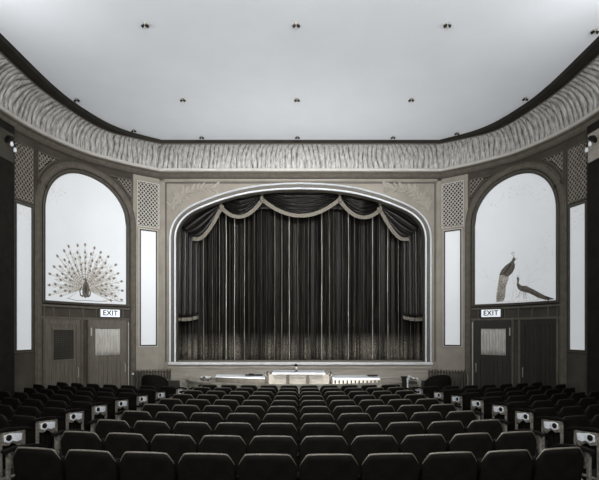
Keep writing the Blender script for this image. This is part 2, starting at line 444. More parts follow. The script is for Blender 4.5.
# foliage reliefs in the two spandrels
def leaf(m, x, z, ang, L, w, y0=DP, th=.045):
    prof = [(0, .02), (.15, .55), (.4, 1), (.7, .75), (.9, .35), (1, .02)]
    ca, sa = math.cos(ang), math.sin(ang); rings = []
    for t, k in prof:
        cx, cz = x + ca * L * t, z + sa * L * t; h = th * math.sin(PI * min(.98, t + .05)) + .004
        wx, wz = -sa * w * k / 2, ca * w * k / 2
        rings.append([(cx + wx, y0 - .001, cz + wz), (cx + wx * .5, y0 - h * .7, cz + wz * .5), (cx, y0 - h * .35, cz), (cx - wx * .5, y0 - h * .8, cz - wz * .5), (cx - wx, y0 - .001, cz - wz)])
    m.loops(rings, True, True)
def spray(side):
    t = thing('foliage_relief', 'raised plaster leaf spray at the upper %s corner of the stage arch' % ('left' if side < 0 else 'right'), 'plaster ornament', (side * 3.6 + X0, DP, 6.2), group='plaster leaf sprays')
    stem = catmull([(3.93, 5.95), (3.86, 6.16), (3.68, 6.38), (3.42, 6.55), (3.05, 6.66), (2.6, 6.66)], 8)
    m = MB(); m.tube([(side * x + X0, DP - .012, z) for x, z in stem], [.022 - .012 * i / len(stem) for i in range(len(stem))], 6)
    obj('stem', m, 'relief', t, smooth=True)
    rnd = random.Random(5 + side); m = MB()
    for i, (x, z) in enumerate(stem[1:-1]):
        a, b = stem[i], stem[i + 2]; an = math.atan2(b[1] - a[1], b[0] - a[0])
        for sgn in ((1, -1) if i % 2 == 0 else (1,)):
            if i % 2: continue
            A = an + sgn * rnd.uniform(.5, 1.1); L = rnd.uniform(.20, .34) * (.8 if sgn > 0 else 1.0)
            if side > 0: leaf(m, x + X0, z, A, L, L * .34)
            else: leaf(m, -x + X0, z, PI - A, L, L * .3)
    for (x, z, A, L) in ((3.80, 6.28, 1.2, .2), (3.86, 6.4, 1.0, .2), (3.92, 6.52, 1.0, .2), (3.83, 6.1, -.3, .2)):
        if side > 0: leaf(m, x + X0, z, A, L, .05)
        else: leaf(m, -x + X0, z, PI - A, L, .05)
    obj('leaves', m, 'relief', t, smooth=True)
spray(-1); spray(1)

# ------------------------------------------------------------------ stage platform
sf = 14.28
m = MB(); m.box((-4.02 + X0, sf + .05, 1.16), (4.02 + X0, DP + .25, 1.30)); m.box((-5.2, DP + .25, 1.16), (5.2, 17.5, 1.30))
o = struct(obj('stage_platform', m, 'stage_floor'), 'raised stage floor behind the arch')
m = MB(); m.box((-4.02 + X0, sf - .03, 1.215), (4.02 + X0, sf + .06, 1.305)); struct(obj('trim_8', m, 'nosing', bevel=.02), 'pale rounded edge of the stage')
m = MB(); m.box((-4.02 + X0, sf + .03, -.1), (4.02 + X0, sf + .12, 1.17)); m.box((-4.02 + X0, sf + .0, 1.10), (4.02 + X0, sf + .05, 1.17)); m.box((-4.02 + X0, sf + .01, .80), (4.02 + X0, sf + .04, .84))
struct(obj('wall_stage_front', m, 'apron', bevel=.008), 'panelled front wall of the stage')

# ------------------------------------------------------------------ curtains
def px_x(px, D): return (px - 299.5) / 470 * D
YC = 15.36
major = [178, 193.5, 204, 212.7, 220, 226.6, 235, 245, 254.4, 262, 275, 282, 289.4, 298, 308.6, 321.6, 329, 333.5, 348, 354, 372, 379, 387, 398, 410]
big = {204, 226.6, 245, 275, 289.4, 321.6, 348, 372, 387, 282, 235}
rid = [(px_x(p, YC), .13 if p in big else .085, .030 if p in big else .022) for p in major]
rr = random.Random(3)
x = -4.3
while x < 4.3:
    rid.append((x, rr.uniform(.02, .055), rr.uniform(.02, .045))); x += rr.uniform(.09, .2)
def fold(x, z):
    sway = .018 * noise.noise(Vector((x * 1.3, z * .35, 0)))
    d = 0
    for c, a, w in rid:
        q = (x + sway - c) / w
        if abs(q) < 3: d += a * math.exp(-q * q) * (.85 + .2 * noise.noise(Vector((c * 5, z * .6, 4))))
    return d + .03 * math.sin(x * 9) + .012 * math.sin(x * 31)
NX, NZ = 1100, 24
m = MB(); m.grid(lambda u, v: (-4.3 + 8.6 * u, YC - fold(-4.3 + 8.6 * u, 1.31 + 5.5 * v), 1.31 + 5.5 * v), NX, NZ)
cur = thing('stage_curtain', 'dark pleated stage curtain with patterned lower border, filling the arch', 'curtain', (0, YC, 1.30))
o = obj('curtain_cloth', m, 'curtain', cur, smooth=False, recalc=False)
for p in o.data.polygons: p.use_smooth = True
sol = o.modifiers.new('solid', 'SOLIDIFY'); sol.thickness = .012; sol.offset = -1
# thin pale strips painted as highlights along the crests of the folds
for p in major:
    c = px_x(p, YC); a = p in big; m = MB(); w = rr.uniform(.010, .015) if a else rr.uniform(.005, .009)
    def g(u, v, c=c, w=w):
        z = 1.32 + 5.3 * u; xx = c + w * (2 * v - 1) - .018 * noise.noise(Vector((c * 1.3, z * .35, 0)))
        return (xx, YC - fold(xx, z) - .008, z)
    m.grid(g, 24, 4)
    s = obj('fold_highlight', m, (rr.choice(('fold_glint', 'fold_glint', 'fold_glint_mid')) if a else rr.choice(('fold_glint_mid', 'fold_glint_dim', 'fold_glint_dim'))), cur, recalc=False); sm = s.modifiers.new('solid', 'SOLIDIFY'); sm.thickness = .004; sm.offset = 0
m = MB(); m.tube([(-4.3, YC, 6.82), (4.3, YC, 6.82)], .03, 8); obj('curtain_pole', m, 'iron', cur)

# side drapes just inside the opening, ending in a fringe
for side in (-1, 1):
    t = thing('side_drape', 'short dark side drape with pale fringe hanging at the %s edge of the stage' % ('left' if side < 0 else 'right'), 'curtain', (side * 3.7 + X0, 14.92, 2.66), group='side drapes')
    def sd(u, v, side=side):
        x = 3.98 - .72 * u; z = 2.70 + 3.6 * v + .05 * math.sin(u * PI) * (-1) * (1 - v) - .05 * (1 - u) * (1 - v)
        return (side * x + X0, 15.02 - .03 * math.sin(u * 26 + v * .8) - .015 * math.sin(u * 51), z)
    o = obj('drape_cloth', MB().grid(sd, 90, 20), 'velvet', t, recalc=False, smooth=True); sm = o.modifiers.new('solid', 'SOLIDIFY'); sm.thickness = .01
    def sfz(u, v, side=side):
        a = sd(u, 0); return (a[0], a[1] - .02 + .006 * math.sin(u * 200), a[2] - .11 * (1 - v) + .05)
    o = obj('fringe', MB().grid(sfz, 120, 4), 'fringe', t, recalc=False); sm = o.modifiers.new('solid', 'SOLIDIFY'); sm.thickness = .012

# swagged valance
val = thing('swag_valance', 'dark swagged valance with pale fringe hung across the top of the stage opening', 'valance', (X0, 14.85, 6.2))
YS = 14.94
def P(px, py, D=YS): return (px_x(px, D), 2.25 + (331 - py) * D / 470)
def swag(a, b, dip, ztop):
    """full swag between two fixing points a, b"""
    nf = 6
    def base(u, v):
        x = a[0] + (b[0] - a[0]) * u; zl = a[1] + (b[1] - a[1]) * u
        sag = 4 * u * (1 - u) * dip
        z = (ztop - zl) * (1 - v) ** 1.2 + zl - sag * v ** .9 * 1.0
        bulge = math.sin(PI * u) ** .7
        y = YS - .05 * bulge * (.4 + v) - .07 * (1 - abs(2 * ((v * nf) % 1) - 1) ** 1.5) ** .8 * (.35 + .65 * bulge)
        return (x, y, z)
    o = obj('swag_cloth', MB().grid(base, 50, 90), 'swag_satin', val, recalc=False); [setattr(p, 'use_smooth', True) for p in o.data.polygons]
    sm = o.modifiers.new('solid', 'SOLIDIFY'); sm.thickness = .01; sm.offset = 1
    def fr_(u, v):
        q = base(u, 1); e = base(min(1, u + .01), 1); f = base(max(0, u - .01), 1)
        tx, tz = e[0] - f[0], e[2] - f[2]; L = math.hypot(tx, tz) or 1
        return (q[0] + tz / L * .13 * (1 - v) * .6, q[1] - .03 + .005 * math.sin(u * 260), q[2] - .115 * (1 - v) - .0)
    o = obj('fringe', MB().grid(fr_, 130, 4), 'fringe', val, recalc=False)
    sm = o.modifiers.new('solid', 'SOLIDIFY'); sm.thickness = .012
    # pale folds catching the light: thin cords rolled into the cloth
A1, A2, A3, A4 = P(221.5, 205), P(262, 197), P(339.5, 197), P(380, 207)
swag(A1, A2, .46, 6.75); swag(A2, A3, .56, 6.75); swag(A3, A4, .44, 6.75)
def tail(a, end, ref, side):
    """outer half swag: fringe falls from a in a curve to end, the cloth fans up to ref at the arch side"""
    dx, dz = end[0] - a[0], end[1] - a[1]
    fp = catmull([a, (a[0] + dx * .30, a[1] + dz * .50), (a[0] + dx * .56, a[1] + dz * .84), (a[0] + dx * .78, a[1] + dz * 1.0), end], 12)
    S = len(fp) - 1
    def base(u, v):
        q = fp[min(S, int(u * S))]; q2 = fp[min(S, int(u * S) + 1)]; k = u * S - int(u * S)
        qx = q[0] + (q2[0] - q[0]) * k; qz = q[1] + (q2[1] - q[1]) * k
        tx = a[0] + (ref[0] - a[0]) * u; tz = a[1] + (ref[1] - a[1]) * u + .35 * math.sin(PI * u) + .05
        x = tx + (qx - tx) * v; z = tz + (qz - tz) * v
        return (x, YS - .05 * abs(math.sin(v * 5 * PI)) ** .7 * (.4 + .6 * math.sin(PI * u)) - .04 * v, z)
    o = obj('swag_cloth', MB().grid(base, 48, 90), 'swag_satin', val, recalc=False); [setattr(p, 'use_smooth', True) for p in o.data.polygons]
    sm = o.modifiers.new('solid', 'SOLIDIFY'); sm.thickness = .01; sm.offset = 1
    def fr_(u, v):
        q = base(u, 1); e = base(min(1, u + .02), 1); f = base(max(0, u - .02), 1)
        tx, tz = e[0] - f[0], e[2] - f[2]; L = math.hypot(tx, tz) or 1; nx, nz = tz / L, -tx / L
        if nx * (q[0] - ref[0]) + nz * (q[2] - ref[1]) < 0: nx, nz = -nx, -nz
        return (q[0] + nx * .115 * (1 - v), q[1] - .035 + .005 * math.sin(u * 200), q[2] + nz * .115 * (1 - v))
    o = obj('fringe', MB().grid(fr_, 110, 4), 'fringe', val, recalc=False)
    sm = o.modifiers.new('solid', 'SOLIDIFY'); sm.thickness = .012
tail(A1, P(193, 237.5), P(176, 222), -1); tail(A4, P(408, 237.5), P(426, 222), 1)
# flat border behind the swags
m = MB(); m.grid(lambda u, v: (-4.2 + 8.4 * u, 15.12 - .015 * math.sin(u * 180), 6.2 + .7 * v + .0 - .35 * abs(2 * u - 1) ** 2 * (1 - v)), 300, 3)
o = obj('backing_cloth', m, 'velvet', val, recalc=False, smooth=True); sm = o.modifiers.new('solid', 'SOLIDIFY'); sm.thickness = .01
for (ax, az) in (A1, A2, A3, A4):
    m = MB(); m.lathe([(.0, .12), (.05, .11), (.07, .06), (.05, .02), (.02, 0), (.045, -.03), (.055, -.10), (.05, -.17), (.03, -.20), (0, -.20)], (ax, YS - .10, az + .02), 12)
    obj('tassel', m, 'fringe', val, smooth=True)

# ------------------------------------------------------------------ wall bays (left and right)
def arch_line(cs, R, spring, bottom, n=40):
    return [(cs - R, bottom)] + [(cs - R * math.cos(PI * k / n), spring + R * math.sin(PI * k / n)) for k in range(n + 1)] + [(cs + R, bottom)]
def wtube(m, t, pts, r, off=0.02, n=6): m.tube([t(s, z, off) for s, z in pts], r, n)
def wband(m, t, pts, w, o0, o1):
    """flat raised band of width w centred on a line on the wall"""
    a = offset(pts, w / 2); b = offset(pts, -w / 2)
    rings = [[t(a[i][0], a[i][1], o0), t(a[i][0], a[i][1], o1), t(b[i][0], b[i][1], o1), t(b[i][0], b[i][1], o0)] for i in range(len(pts))]
    m.loops(rings)
def fine(pts, step=.12):
    R = []
    for a, b in zip(pts, pts[1:]):
        n = max(1, int(math.dist(a, b) / step))
        R += [(a[0] + (b[0] - a[0]) * k / n, a[1] + (b[1] - a[1]) * k / n) for k in range(n)]
    return R + [pts[-1]]
def rect(s0, s1, z0, z1): return [(s0, z0), (s1, z0), (s1, z1), (s0, z1), (s0, z0)]
def frame(m, t, s0, s1, z0, z1, w, o0, o1):
    def wb(a, b, c, d): wpanel(m, t, a, b, c, d, o0, o1)
    wb(s0 - w, s0, z0 - w, z1 + w); wb(s1, s1 + w, z0 - w, z1 + w); wb(s0, s1, z0 - w, z0); wb(s0, s1, z1, z1 + w)
def wpanel(m, t, s0, s1, z0, z1, o0, o1):
    n = max(1, int((s1 - s0) / .12)); rings = []
    for k in range(n + 1):
        s = s0 + (s1 - s0) * k / n
        rings.append([t(s, z0, o0), t(s, z0, o1), t(s, z1, o1), t(s, z1, o0)])
    m.loops(rings)
def lattice(m, t, inside, box_, pitch, w, o0, o1, both=True):
    s0, s1, z0, z1 = box_
    for sg in ((1, -1) if both else (1,)):
        k = -60
        while k < 90:
            c = k * pitch; k += 1; run = []; st = .02; x = s0
            pts = []
            while x <= s1 + 1e-6:
                z = (z0 + c) + sg * (x - s0) * 1.15 if sg > 0 else (z0 + c) - (x - s0) * 1.15
                if z0 <= z <= z1 and inside(x, z): pts.append((x, z))
                elif len(pts) > 2: wband(m, t, [pts[0], pts[len(pts) // 2], pts[-1]], w, o0, o1 + (.004 if sg > 0 else 0)); pts = []
                else: pts = []
                x += st
            if len(pts) > 2: wband(m, t, [pts[0], pts[len(pts) // 2], pts[-1]], w, o0, o1 + (.004 if sg > 0 else 0))

def text_mesh(body, size, depth, t, cs, cz, off, side, m_, parent, name='lettering'):
    """letters laid on the curved wall; font curve converted to a mesh"""
    cu = bpy.data.curves.new('txt', 'FONT'); cu.body = body; cu.size = size; cu.extrude = depth; cu.align_x = 'CENTER'; cu.align_y = 'CENTER'
    cu.offset = size * .022; cu.space_character = 1.08
    tmp = bpy.data.objects.new('txt', cu); C.objects.link(tmp)
    bpy.context.view_layer.update(); dg = bpy.context.evaluated_depsgraph_get()
    me = bpy.data.meshes.new_from_object(tmp.evaluated_get(dg)); bpy.data.objects.remove(tmp)
    mb = MB(); sgn = -1 if side < 0 else 1
    mb.add([t(cs + sgn * v.co.x, cz + v.co.y * 1.0, off + v.co.z) for v in me.vertices], [tuple(p.vertices) for p in me.polygons])
    return obj(name, mb, m_, parent)

SIDE = {-1: 'left', 1: 'right'}
CS, SPR = 2.255, 5.34
for side in (-1, 1):
    t = T(side); W_ = SIDE[side]
    def L(s, z): return Vector(t(s, z, 0))
    # outer arched moulding from the floor over doors and picture
    m = MB(); wband(m, t, arch_line(CS, 1.42, SPR, 0.0), .11, -.02, .06)
    o = struct(obj('trim_9', m, 'wall_trim', bevel=.01, smooth=True))
    m = MB(); wtube(m, t, arch_line(CS, 1.495, SPR, 0.0), .022, .03); struct(obj('trim_10', m, 'wall_trim', smooth=True))
    m = MB(); wtube(m, t, arch_line(CS, 1.35, SPR, 0.0), .016, .055); struct(obj('trim_11', m, 'wall_trim', smooth=True))
    # flat pilaster strips
    m = MB()
    for a, b in ((.735, .83), (0.0, .04)): wpanel(m, t, a, b, 0, 6.93, -.01, .035)
    struct(obj('trim_12', m, 'stage_wall', bevel=.008))
    m = MB(); wpanel(m, t, 3.70, 3.77, 0, 6.93, -.01, .035); struct(obj('trim_18', m, 'wall', bevel=.008))
    # rails between picture and doors
    m = MB(); wpanel(m, t, .93, 3.58, 2.87, 2.93, -.01, .05); wpanel(m, t, .93, 3.58, 2.56, 2.62, -.01, .05)
    for a in (1.13, 1.90, 2.30, 2.72, 3.2, 3.48): wpanel(m, t, a - .015, a + .015, 2.62, 2.87, -.01, .03)
    struct(obj('trim_13', m, 'wall_trim', bevel=.006))
    # door jambs and heads
    m = MB()
    for a, b in ((.96, 1.02), (2.12, 2.18), (2.32, 2.38), (3.49, 3.55)): wpanel(m, t, a, b, -.05, 2.56, -.01, .075)
    struct(obj('trim_14', m, 'wall_trim', bevel=.01))
    m = MB(); wtube(m, t, [(.985, 0), (.985, 2.5)], .014, .08); struct(obj('trim_19', m, 'lattice', smooth=True))
    struct(obj('baseboard_' + W_, (lambda mm: (wpanel(mm, t, .04, .93, -.1, .35, -.01, .04), wpanel(mm, t, 3.6, 4.48, -.1, .35, -.01, .04), mm)[-1])(MB()), 'dark_trim'))
    # pier nearer the camera
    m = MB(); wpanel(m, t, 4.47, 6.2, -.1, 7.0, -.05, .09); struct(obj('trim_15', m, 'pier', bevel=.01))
    m = MB(); wpanel(m, t, .04, .735, -.1, 6.93, -.02, .012); struct(obj('trim_17', m, 'stage_wall'))  # corner bay in a lighter tone: stronger light near the stage put into colour

    # arched picture window
    th = thing('picture_window', ('arched backlit glass panel painted with a peacock fanning its tail, left wall' if side < 0 else 'arched backlit glass panel painted with two perched peacocks, right wall'), 'glass panel', t(CS, 3.0, 0), group='arched picture windows')
    m = MB(); ol = arch_line(CS, 1.215, SPR, 3.03)
    # glass: strips following the wall
    n = 48; rings = []
    for k in range(n + 1):
        s = CS - 1.215 + 2.43 * k / n; zt = SPR + math.sqrt(max(0, 1.215 ** 2 - (s - CS) ** 2))
        rings.append([t(s, 3.03, .0), t(s, 3.03, .02), t(s, zt, .02), t(s, zt, .0)])
    m.loops(rings); obj('opal_glass', m, 'glass_lit', th)
    m = MB(); wband(m, t, arch_line(CS, 1.245, SPR, 2.98), .06, -.01, .06); wpanel(m, t, CS - 1.275, CS + 1.275, 2.96, 3.03, -.01, .08)
    obj('window_frame', m, 'dark_trim', th, bevel=.008, smooth=True)
    m = MB(); wtube(m, t, arch_line(CS, 1.285, SPR, 2.98), .014, .055); obj('frame_bead', m, 'wall_trim', th, smooth=True)
    # painting on the glass
    G = .021
    def stroke(m, pts, w0, w1, o=G):
        n = len(pts); w = [w0 + (w1 - w0) * i / (n - 1) for i in range(n)]
        A = []; B = []
        for i, p in enumerate(pts):
            a = pts[max(0, i - 1)]; b = pts[min(n - 1, i + 1)]; dx, dz = b[0] - a[0], b[1] - a[1]; Ln = math.hypot(dx, dz) or 1
            A.append((p[0] - dz / Ln * w[i] / 2, p[1] + dx / Ln * w[i] / 2)); B.append((p[0] + dz / Ln * w[i] / 2, p[1] - dx / Ln * w[i] / 2))
        rings = [[t(*A[i], o), t(*A[i], o + .0015), t(*B[i], o + .0015), t(*B[i], o)] for i in range(n)]
        m.loops(rings)
    def blob(m, s, z, rs, rz, an=0, o=G, n=10):
        m.prism([(s + rs * math.cos(2 * PI * k / n) * math.cos(an) - rz * math.sin(2 * PI * k / n) * math.sin(an), z + rs * math.cos(2 * PI * k / n) * math.sin(an) + rz * math.sin(2 * PI * k / n) * math.cos(an)) for k in range(n)], o, o + .002, t)
    def inarch(s, z, g=.05): return z > 3.06 and abs(s - CS) < 1.215 - g and (z < SPR or math.hypot(s - CS, z - SPR) < 1.215 - g)
    rnd = random.Random(11)
    if side < 0:
        c = (2.23, 3.42)                         # on the left wall s grows towards the picture's left
        feat = MB(); shaft = MB(); spot = MB(); halo = MB(); barbs2 = MB()
        for (R, n_, a0, a1) in ((1.16, 17, -12, 192), (.98, 15, -8, 190), (.82, 17, -18, 195), (.66, 15, -14, 190), (.52, 15, -14, 190)):
            for k in range(n_):
                a = math.radians(a0 + (a1 - a0) * k / (n_ - 1) + rnd.uniform(-2, 2)); rr_ = R * rnd.uniform(.97, 1.03)
                e = (c[0] - rr_ * math.cos(a) * .93, c[1] + rr_ * math.sin(a) * 1.04)
                if not inarch(*e): continue
                dirx, dirz = e[0] - c[0], e[1] - c[1]
                s0 = (c[0] + dirx * .12, c[1] + dirz * .12); s1 = (c[0] + dirx * .97, c[1] + dirz * .97)
                if rnd.random() < .9: stroke(shaft, [s0, ((s0[0] + s1[0]) / 2 + rnd.uniform(-.01, .01), (s0[1] + s1[1]) / 2), s1], .016, .008, G)
                for q in range(9):
                    fq = .35 + .6 * q / 8; bs, bz = c[0] + dirx * fq, c[1] + dirz * fq; al = math.atan2(dirz, dirx)
                    for sg in (-1, 1): stroke(barbs2, [(bs, bz), (bs + .055 * math.cos(al + sg * .6), bz + .055 * math.sin(al + sg * .6))], .009, .003, G + .0008)
                blob(halo, e[0], e[1], .055, .036, math.atan2(dirz, dirx), G + .0016)
                blob(spot, e[0], e[1], .024, .024, 0, G + .004)
        # dense barbs: fuller to the lower right and low around the body
        barb = MB()
        for k in range(760):
            a = math.radians(rnd.uniform(-14, 62) if rnd.random() < .72 else rnd.uniform(62, 190)); R = rnd.uniform(.18, 1.02) ** 1
            e = (c[0] - R * math.cos(a) * .95, c[1] + R * math.sin(a))
            if not inarch(*e): continue
            aa = a + rnd.uniform(-.5, .5); l = rnd.uniform(.04, .10)
            stroke(barb, [e, (e[0] - l * math.cos(aa), e[1] + l * math.sin(aa))], .014, .003, G + .0012)
        obj('tail_feathers', shaft, 'paint_mid', th); obj('feather_barbs', barb, 'paint_mid', th); obj('feather_fringes', barbs2, 'paint_mid', th)
        obj('feather_halos', halo, 'paint_mid', th); obj('eye_spots', spot, 'paint_brown', th)
        inner = MB()
        for R in (.2, .27, .34, .41):
            for k in range(18):
                a = math.radians(25 + 180 * k / 17); blob(inner, c[0] - R * math.cos(a), c[1] + .06 + R * math.sin(a), .012, .012, 0, G + .005, 6)
        for k in range(16): blob(inner, c[0] - .35 - .04 * k, c[1] - .02 - .018 * k, .013, .013, 0, G + .005, 6)
        for k in range(14): blob(inner, c[0] - .32 - .04 * k, c[1] + .05 - .018 * k, .011, .011, 0, G + .005, 6)
        obj('small_spots', inner, 'paint_brown', th)
        b = MB()
        b.prism([(c[0] + x, c[1] + z) for x, z in ((-.10, -.20), (-.12, -.02), (-.10, .12), (-.05, .20), (-.03, .28), (0, .31), (.03, .27), (.02, .2), (.06, .1), (.09, -.02), (.08, -.2), (.0, -.26))], G + .004, G + .009, t)
        obj('bird_body', b, 'paint_brown', th)
        b = MB(); stroke(b, [(c[0] + .12, c[1] + .05), (c[0] + .17, c[1] - .08), (c[0] + .15, c[1] - .19), (c[0] + .07, c[1] - .22)], .02, .045, G + .010)
        stroke(b, [(c[0] - .12, c[1] + .0), (c[0] - .15, c[1] - .1), (c[0] - .13, c[1] - .19), (c[0] - .06, c[1] - .22)], .02, .045, G + .010)
        blob(b, c[0] - .01, c[1] - .02, .035, .12, 0, G + .010); obj('bird_breast', b, 'paint_dark', th)
        b = MB(); stroke(b, [(2.75, 3.12), (2.5, 3.08), (2.2, 3.10), (1.9, 3.09), (1.6, 3.10)], .012, .012); stroke(b, [(2.8, 3.10), (2.5, 3.28)], .008, .004); stroke(b, [(1.45, 3.09), (1.8, 3.28)], .01, .006)
        stroke(b, [(1.12, 3.1), (1.4, 3.14), (1.7, 3.12)], .012, .006); obj('ground_line', b, 'paint_brown', th)
        b = MB()
        for k in range(46): 
            s = 3.36 - abs(rnd.gauss(0, .28)); z = 5.62 + rnd.gauss(.12, .12) + (3.4 - s) * .35
            if inarch(s, z): blob(b, s, z, rnd.uniform(.010, .03), .010, rnd.uniform(0, 3), G, 7)
        obj('leaf_spray', b, 'paint_pale', th)
    else:
        def poly(m, pts, o=G, d=.004): m.prism(pts, o, o + d, t)
        b1 = [(2.18, 4.30), (2.22, 4.22), (2.17, 4.17), (2.20, 4.09), (2.19, 3.99), (2.12, 3.87), (2.01, 3.78), (1.93, 3.76), (1.80, 3.80), (1.75, 3.85), (1.81, 3.98), (1.92, 4.09), (2.04, 4.16), (2.11, 4.22), (2.14, 4.29)]
        m = MB(); poly(m, b1); obj('perched_bird', m, 'paint_brown', th)
        m = MB(); poly(m, [(2.02, 3.80), (2.01, 3.71), (1.94, 3.51), (1.91, 3.2), (1.84, 3.07), (1.66, 3.06), (1.66, 3.26), (1.71, 3.58), (1.75, 3.84), (1.86, 3.83)], G, .003)
        obj('hanging_tail', m, 'paint_mid', th)
        m = MB()
        for k in range(70):
            u = rnd.random(); s = 1.66 + .2 * rnd.random() + .12 * u; z = 3.1 + .7 * u; blob(m, s, z, .010, .018, 0, G + .004, 6)
        for k in range(7): stroke(m, [(1.70 + .03 * k, 3.1), (1.78 + .025 * k, 3.75)], .006, .010, G + .0035)
        obj('tail_markings', m, 'paint_brown', th)
        m = MB(); stroke(m, [(2.08, 4.12), (1.98, 3.98), (1.88, 3.85)], .05, .03, G + .005); stroke(m, [(2.16, 4.1), (2.13, 3.95), (2.03, 3.83)], .02, .015, G + .005); obj('wing', m, 'paint_dark', th)
        m = MB()
        for q in ((2.10, 4.42), (2.13, 4.44), (2.17, 4.43)): stroke(m, [(2.17, 4.29), q], .004, .004); blob(m, q[0], q[1], .012, .012, 0, G, 6)
        stroke(m, [(2.20, 4.25), (2.28, 4.24)], .015, .004); obj('crest', m, 'paint_brown', th)
        b2 = [(2.25, 3.72), (2.29, 3.74), (2.33, 3.70), (2.31, 3.56), (2.40, 3.49), (2.55, 3.47), (2.8, 3.34), (3.11, 3.17), (3.40, 3.07), (3.3, 3.05), (3.12, 3.06), (2.9, 3.13), (2.65, 3.26), (2.5, 3.31), (2.38, 3.34), (2.29, 3.41), (2.25, 3.52), (2.27, 3.62)]
        m = MB(); poly(m, b2); obj('standing_bird', m, 'paint_brown', th)
        m = MB(); stroke(m, [(2.45, 3.44), (2.7, 3.33), (3.0, 3.17), (3.25, 3.07)], .05, .09, G + .005); obj('back_feathers', m, 'paint_dark', th)
        m = MB(); stroke(m, [(2.47, 3.32), (2.47, 3.12)], .02, .012); stroke(m, [(2.52, 3.32), (2.54, 3.12)], .02, .012); stroke(m, [(2.28, 3.72), (2.25, 3.79)], .004, .006); stroke(m, [(2.28, 3.72), (2.30, 3.80)], .004, .006)
        stroke(m, [(2.4, 3.4), (2.3, 3.22), (2.2, 3.15)], .012, .006); obj('bird_legs', m, 'paint_brown', th)
        m = MB()
        def branch(p, a, l, w, dep):
            q = (p[0] + l * math.cos(a), p[1] + l * math.sin(a)); mid_ = ((p[0] + q[0]) / 2 + rnd.uniform(-.03, .03), (p[1] + q[1]) / 2)
            if inarch(*q): stroke(m, [p, mid_, q], w, w * .6)
            if dep:
                for da in (rnd.uniform(.3, .7), -rnd.uniform(.3, .7)): branch(q, a + da, l * .7, w * .6, dep - 1)
        branch((2.1, 3.08), 1.4, .45, .024, 3); branch((2.3, 3.15), .9, .5, .02, 3); branch((1.66, 3.66), 2.6, .28, .014, 2); branch((2.55, 3.6), .8, .35, .014, 3)
        stroke(m, [(1.6, 3.07), (2.2, 3.075), (3.0, 3.07)], .02, .02)
        for k in range(40): blob(m, rnd.uniform(2.0, 3.1), rnd.uniform(3.1, 3.4), rnd.uniform(.01, .04), .010, rnd.uniform(0, 3), G, 7)
        obj('painted_branches', m, 'paint_pale', th)
        m = MB()
        for k in range(60):
            a = rnd.uniform(.2, 2.4); R = rnd.uniform(.8, 1.12); s = CS + R * math.cos(a); z = SPR - .1 + R * math.sin(a) * .95
            if inarch(s, z): blob(m, s, z, rnd.uniform(.010, .032), .011, rnd.uniform(0, 3), G, 7)
        for k in range(20):
            s = rnd.gauss(3.1, .12); z = rnd.gauss(4.5, .25)
            if inarch(s, z): blob(m, s, z, rnd.uniform(.01, .03), .010, rnd.uniform(0, 3), G, 7)
        obj('leaf_spray', m, 'paint_pale', th)

    # tall light panels with lattice over
    for (s0, s1, z0, z1, la, nm2, lm) in ((.14, .60, 1.83, 5.28, (.06, .68, 5.42, 6.74), 'next to the stage', 'lattice'), (3.87, 4.35, 1.80, 5.26, (3.83, 4.40, 5.38, 6.70), 'on the side away from the stage', 'lattice_darker')):
        th = thing('light_panel', 'tall narrow white backlit panel, %s wall, %s' % (W_, nm2), 'light panel', t((s0 + s1) / 2, z0, 0), group='tall backlit wall panels')
        m = MB(); wpanel(m, t, s0, s1, z0, z1, -.01, .015); obj('opal_glass', m, 'glass_lit', th)
        m = MB(); frame(m, t, s0, s1, z0, z1, .035, -.01, .055); obj('panel_frame', m, 'dark_trim', th, bevel=.006)
        m = MB(); frame(m, t, s0 - .035, s1 + .035, z0 - .035, z1 + .035, .03, -.01, .035); obj('frame_bead', m, 'lattice' if lm == 'lattice' else 'wall_trim', th, bevel=.006)
        if lm != 'lattice':
            m = MB(); rr2 = random.Random(2 + side)
            for k in range(26):
                s = s0 + .03 + (s1 - s0 - .06) * rr2.random(); z = z1 - .05 - abs(rr2.gauss(0, .25)); 
                m.prism([(s + rr2.uniform(.008, .02) * math.cos(q * PI / 3), z + .012 * math.sin(q * PI / 3)) for q in range(6)], .016, .018, t)
            obj('leaf_spray', m, 'paint_pale', th)
        g = thing('lattice_grille', 'diagonal lattice grille above the tall light panel %s on the %s wall' % ('next to the stage' if lm == 'lattice' else 'away from the stage', W_), 'grille', t((la[0] + la[1]) / 2, la[2], 0), group='lattice wall grilles')
        m = MB(); wpanel(m, t, *la, -.01, .016); obj('backing', m, 'lattice_back', g)
        m = MB(); lattice(m, t, lambda s, z: True, la, .125, .022 if lm == 'lattice' else .016, .014, .034); obj('lattice_strips', m, lm, g)
        m = MB(); frame(m, t, *la, .025, -.01, .04); obj('grille_frame', m, lm if lm == 'lattice' else 'wall_trim', g)
    # corner lattices beside the arch
    for (la, nm2, lm) in (((.87, 1.50, 6.0, 6.72), 'stage side', 'lattice_darker'), ((3.02, 3.66, 6.0, 6.72), 'near side', 'lattice_darker')):
        R0 = 1.60
        ins = lambda s, z: math.hypot(s - CS, z - SPR) > R0 + .02
        g = thing('corner_grille', 'triangular lattice grille above the arched picture, %s, %s wall' % (nm2, W_), 'grille', t((la[0] + la[1]) / 2, la[2], 0), group='triangular lattice grilles')
        m = MB(); nn = 14; rings = []
        for k in range(nn + 1):
            s = la[0] + (la[1] - la[0]) * k / nn; d = R0 ** 2 - (s - CS) ** 2; zb = min(la[3] - .005, max(la[2], SPR + math.sqrt(max(0, d)) + .0))
            rings.append([t(s, zb, -.01), t(s, zb, .012), t(s, la[3], .012), t(s, la[3], -.01)])
        m.loops(rings); obj('backing', m, 'lattice_back', g)
        m = MB(); lattice(m, t, ins, la, .125, .018, .010, .03); obj('lattice_strips', m, lm, g)
        m = MB()
        vs_ = la[0] if nm2 == 'stage side' else la[1]
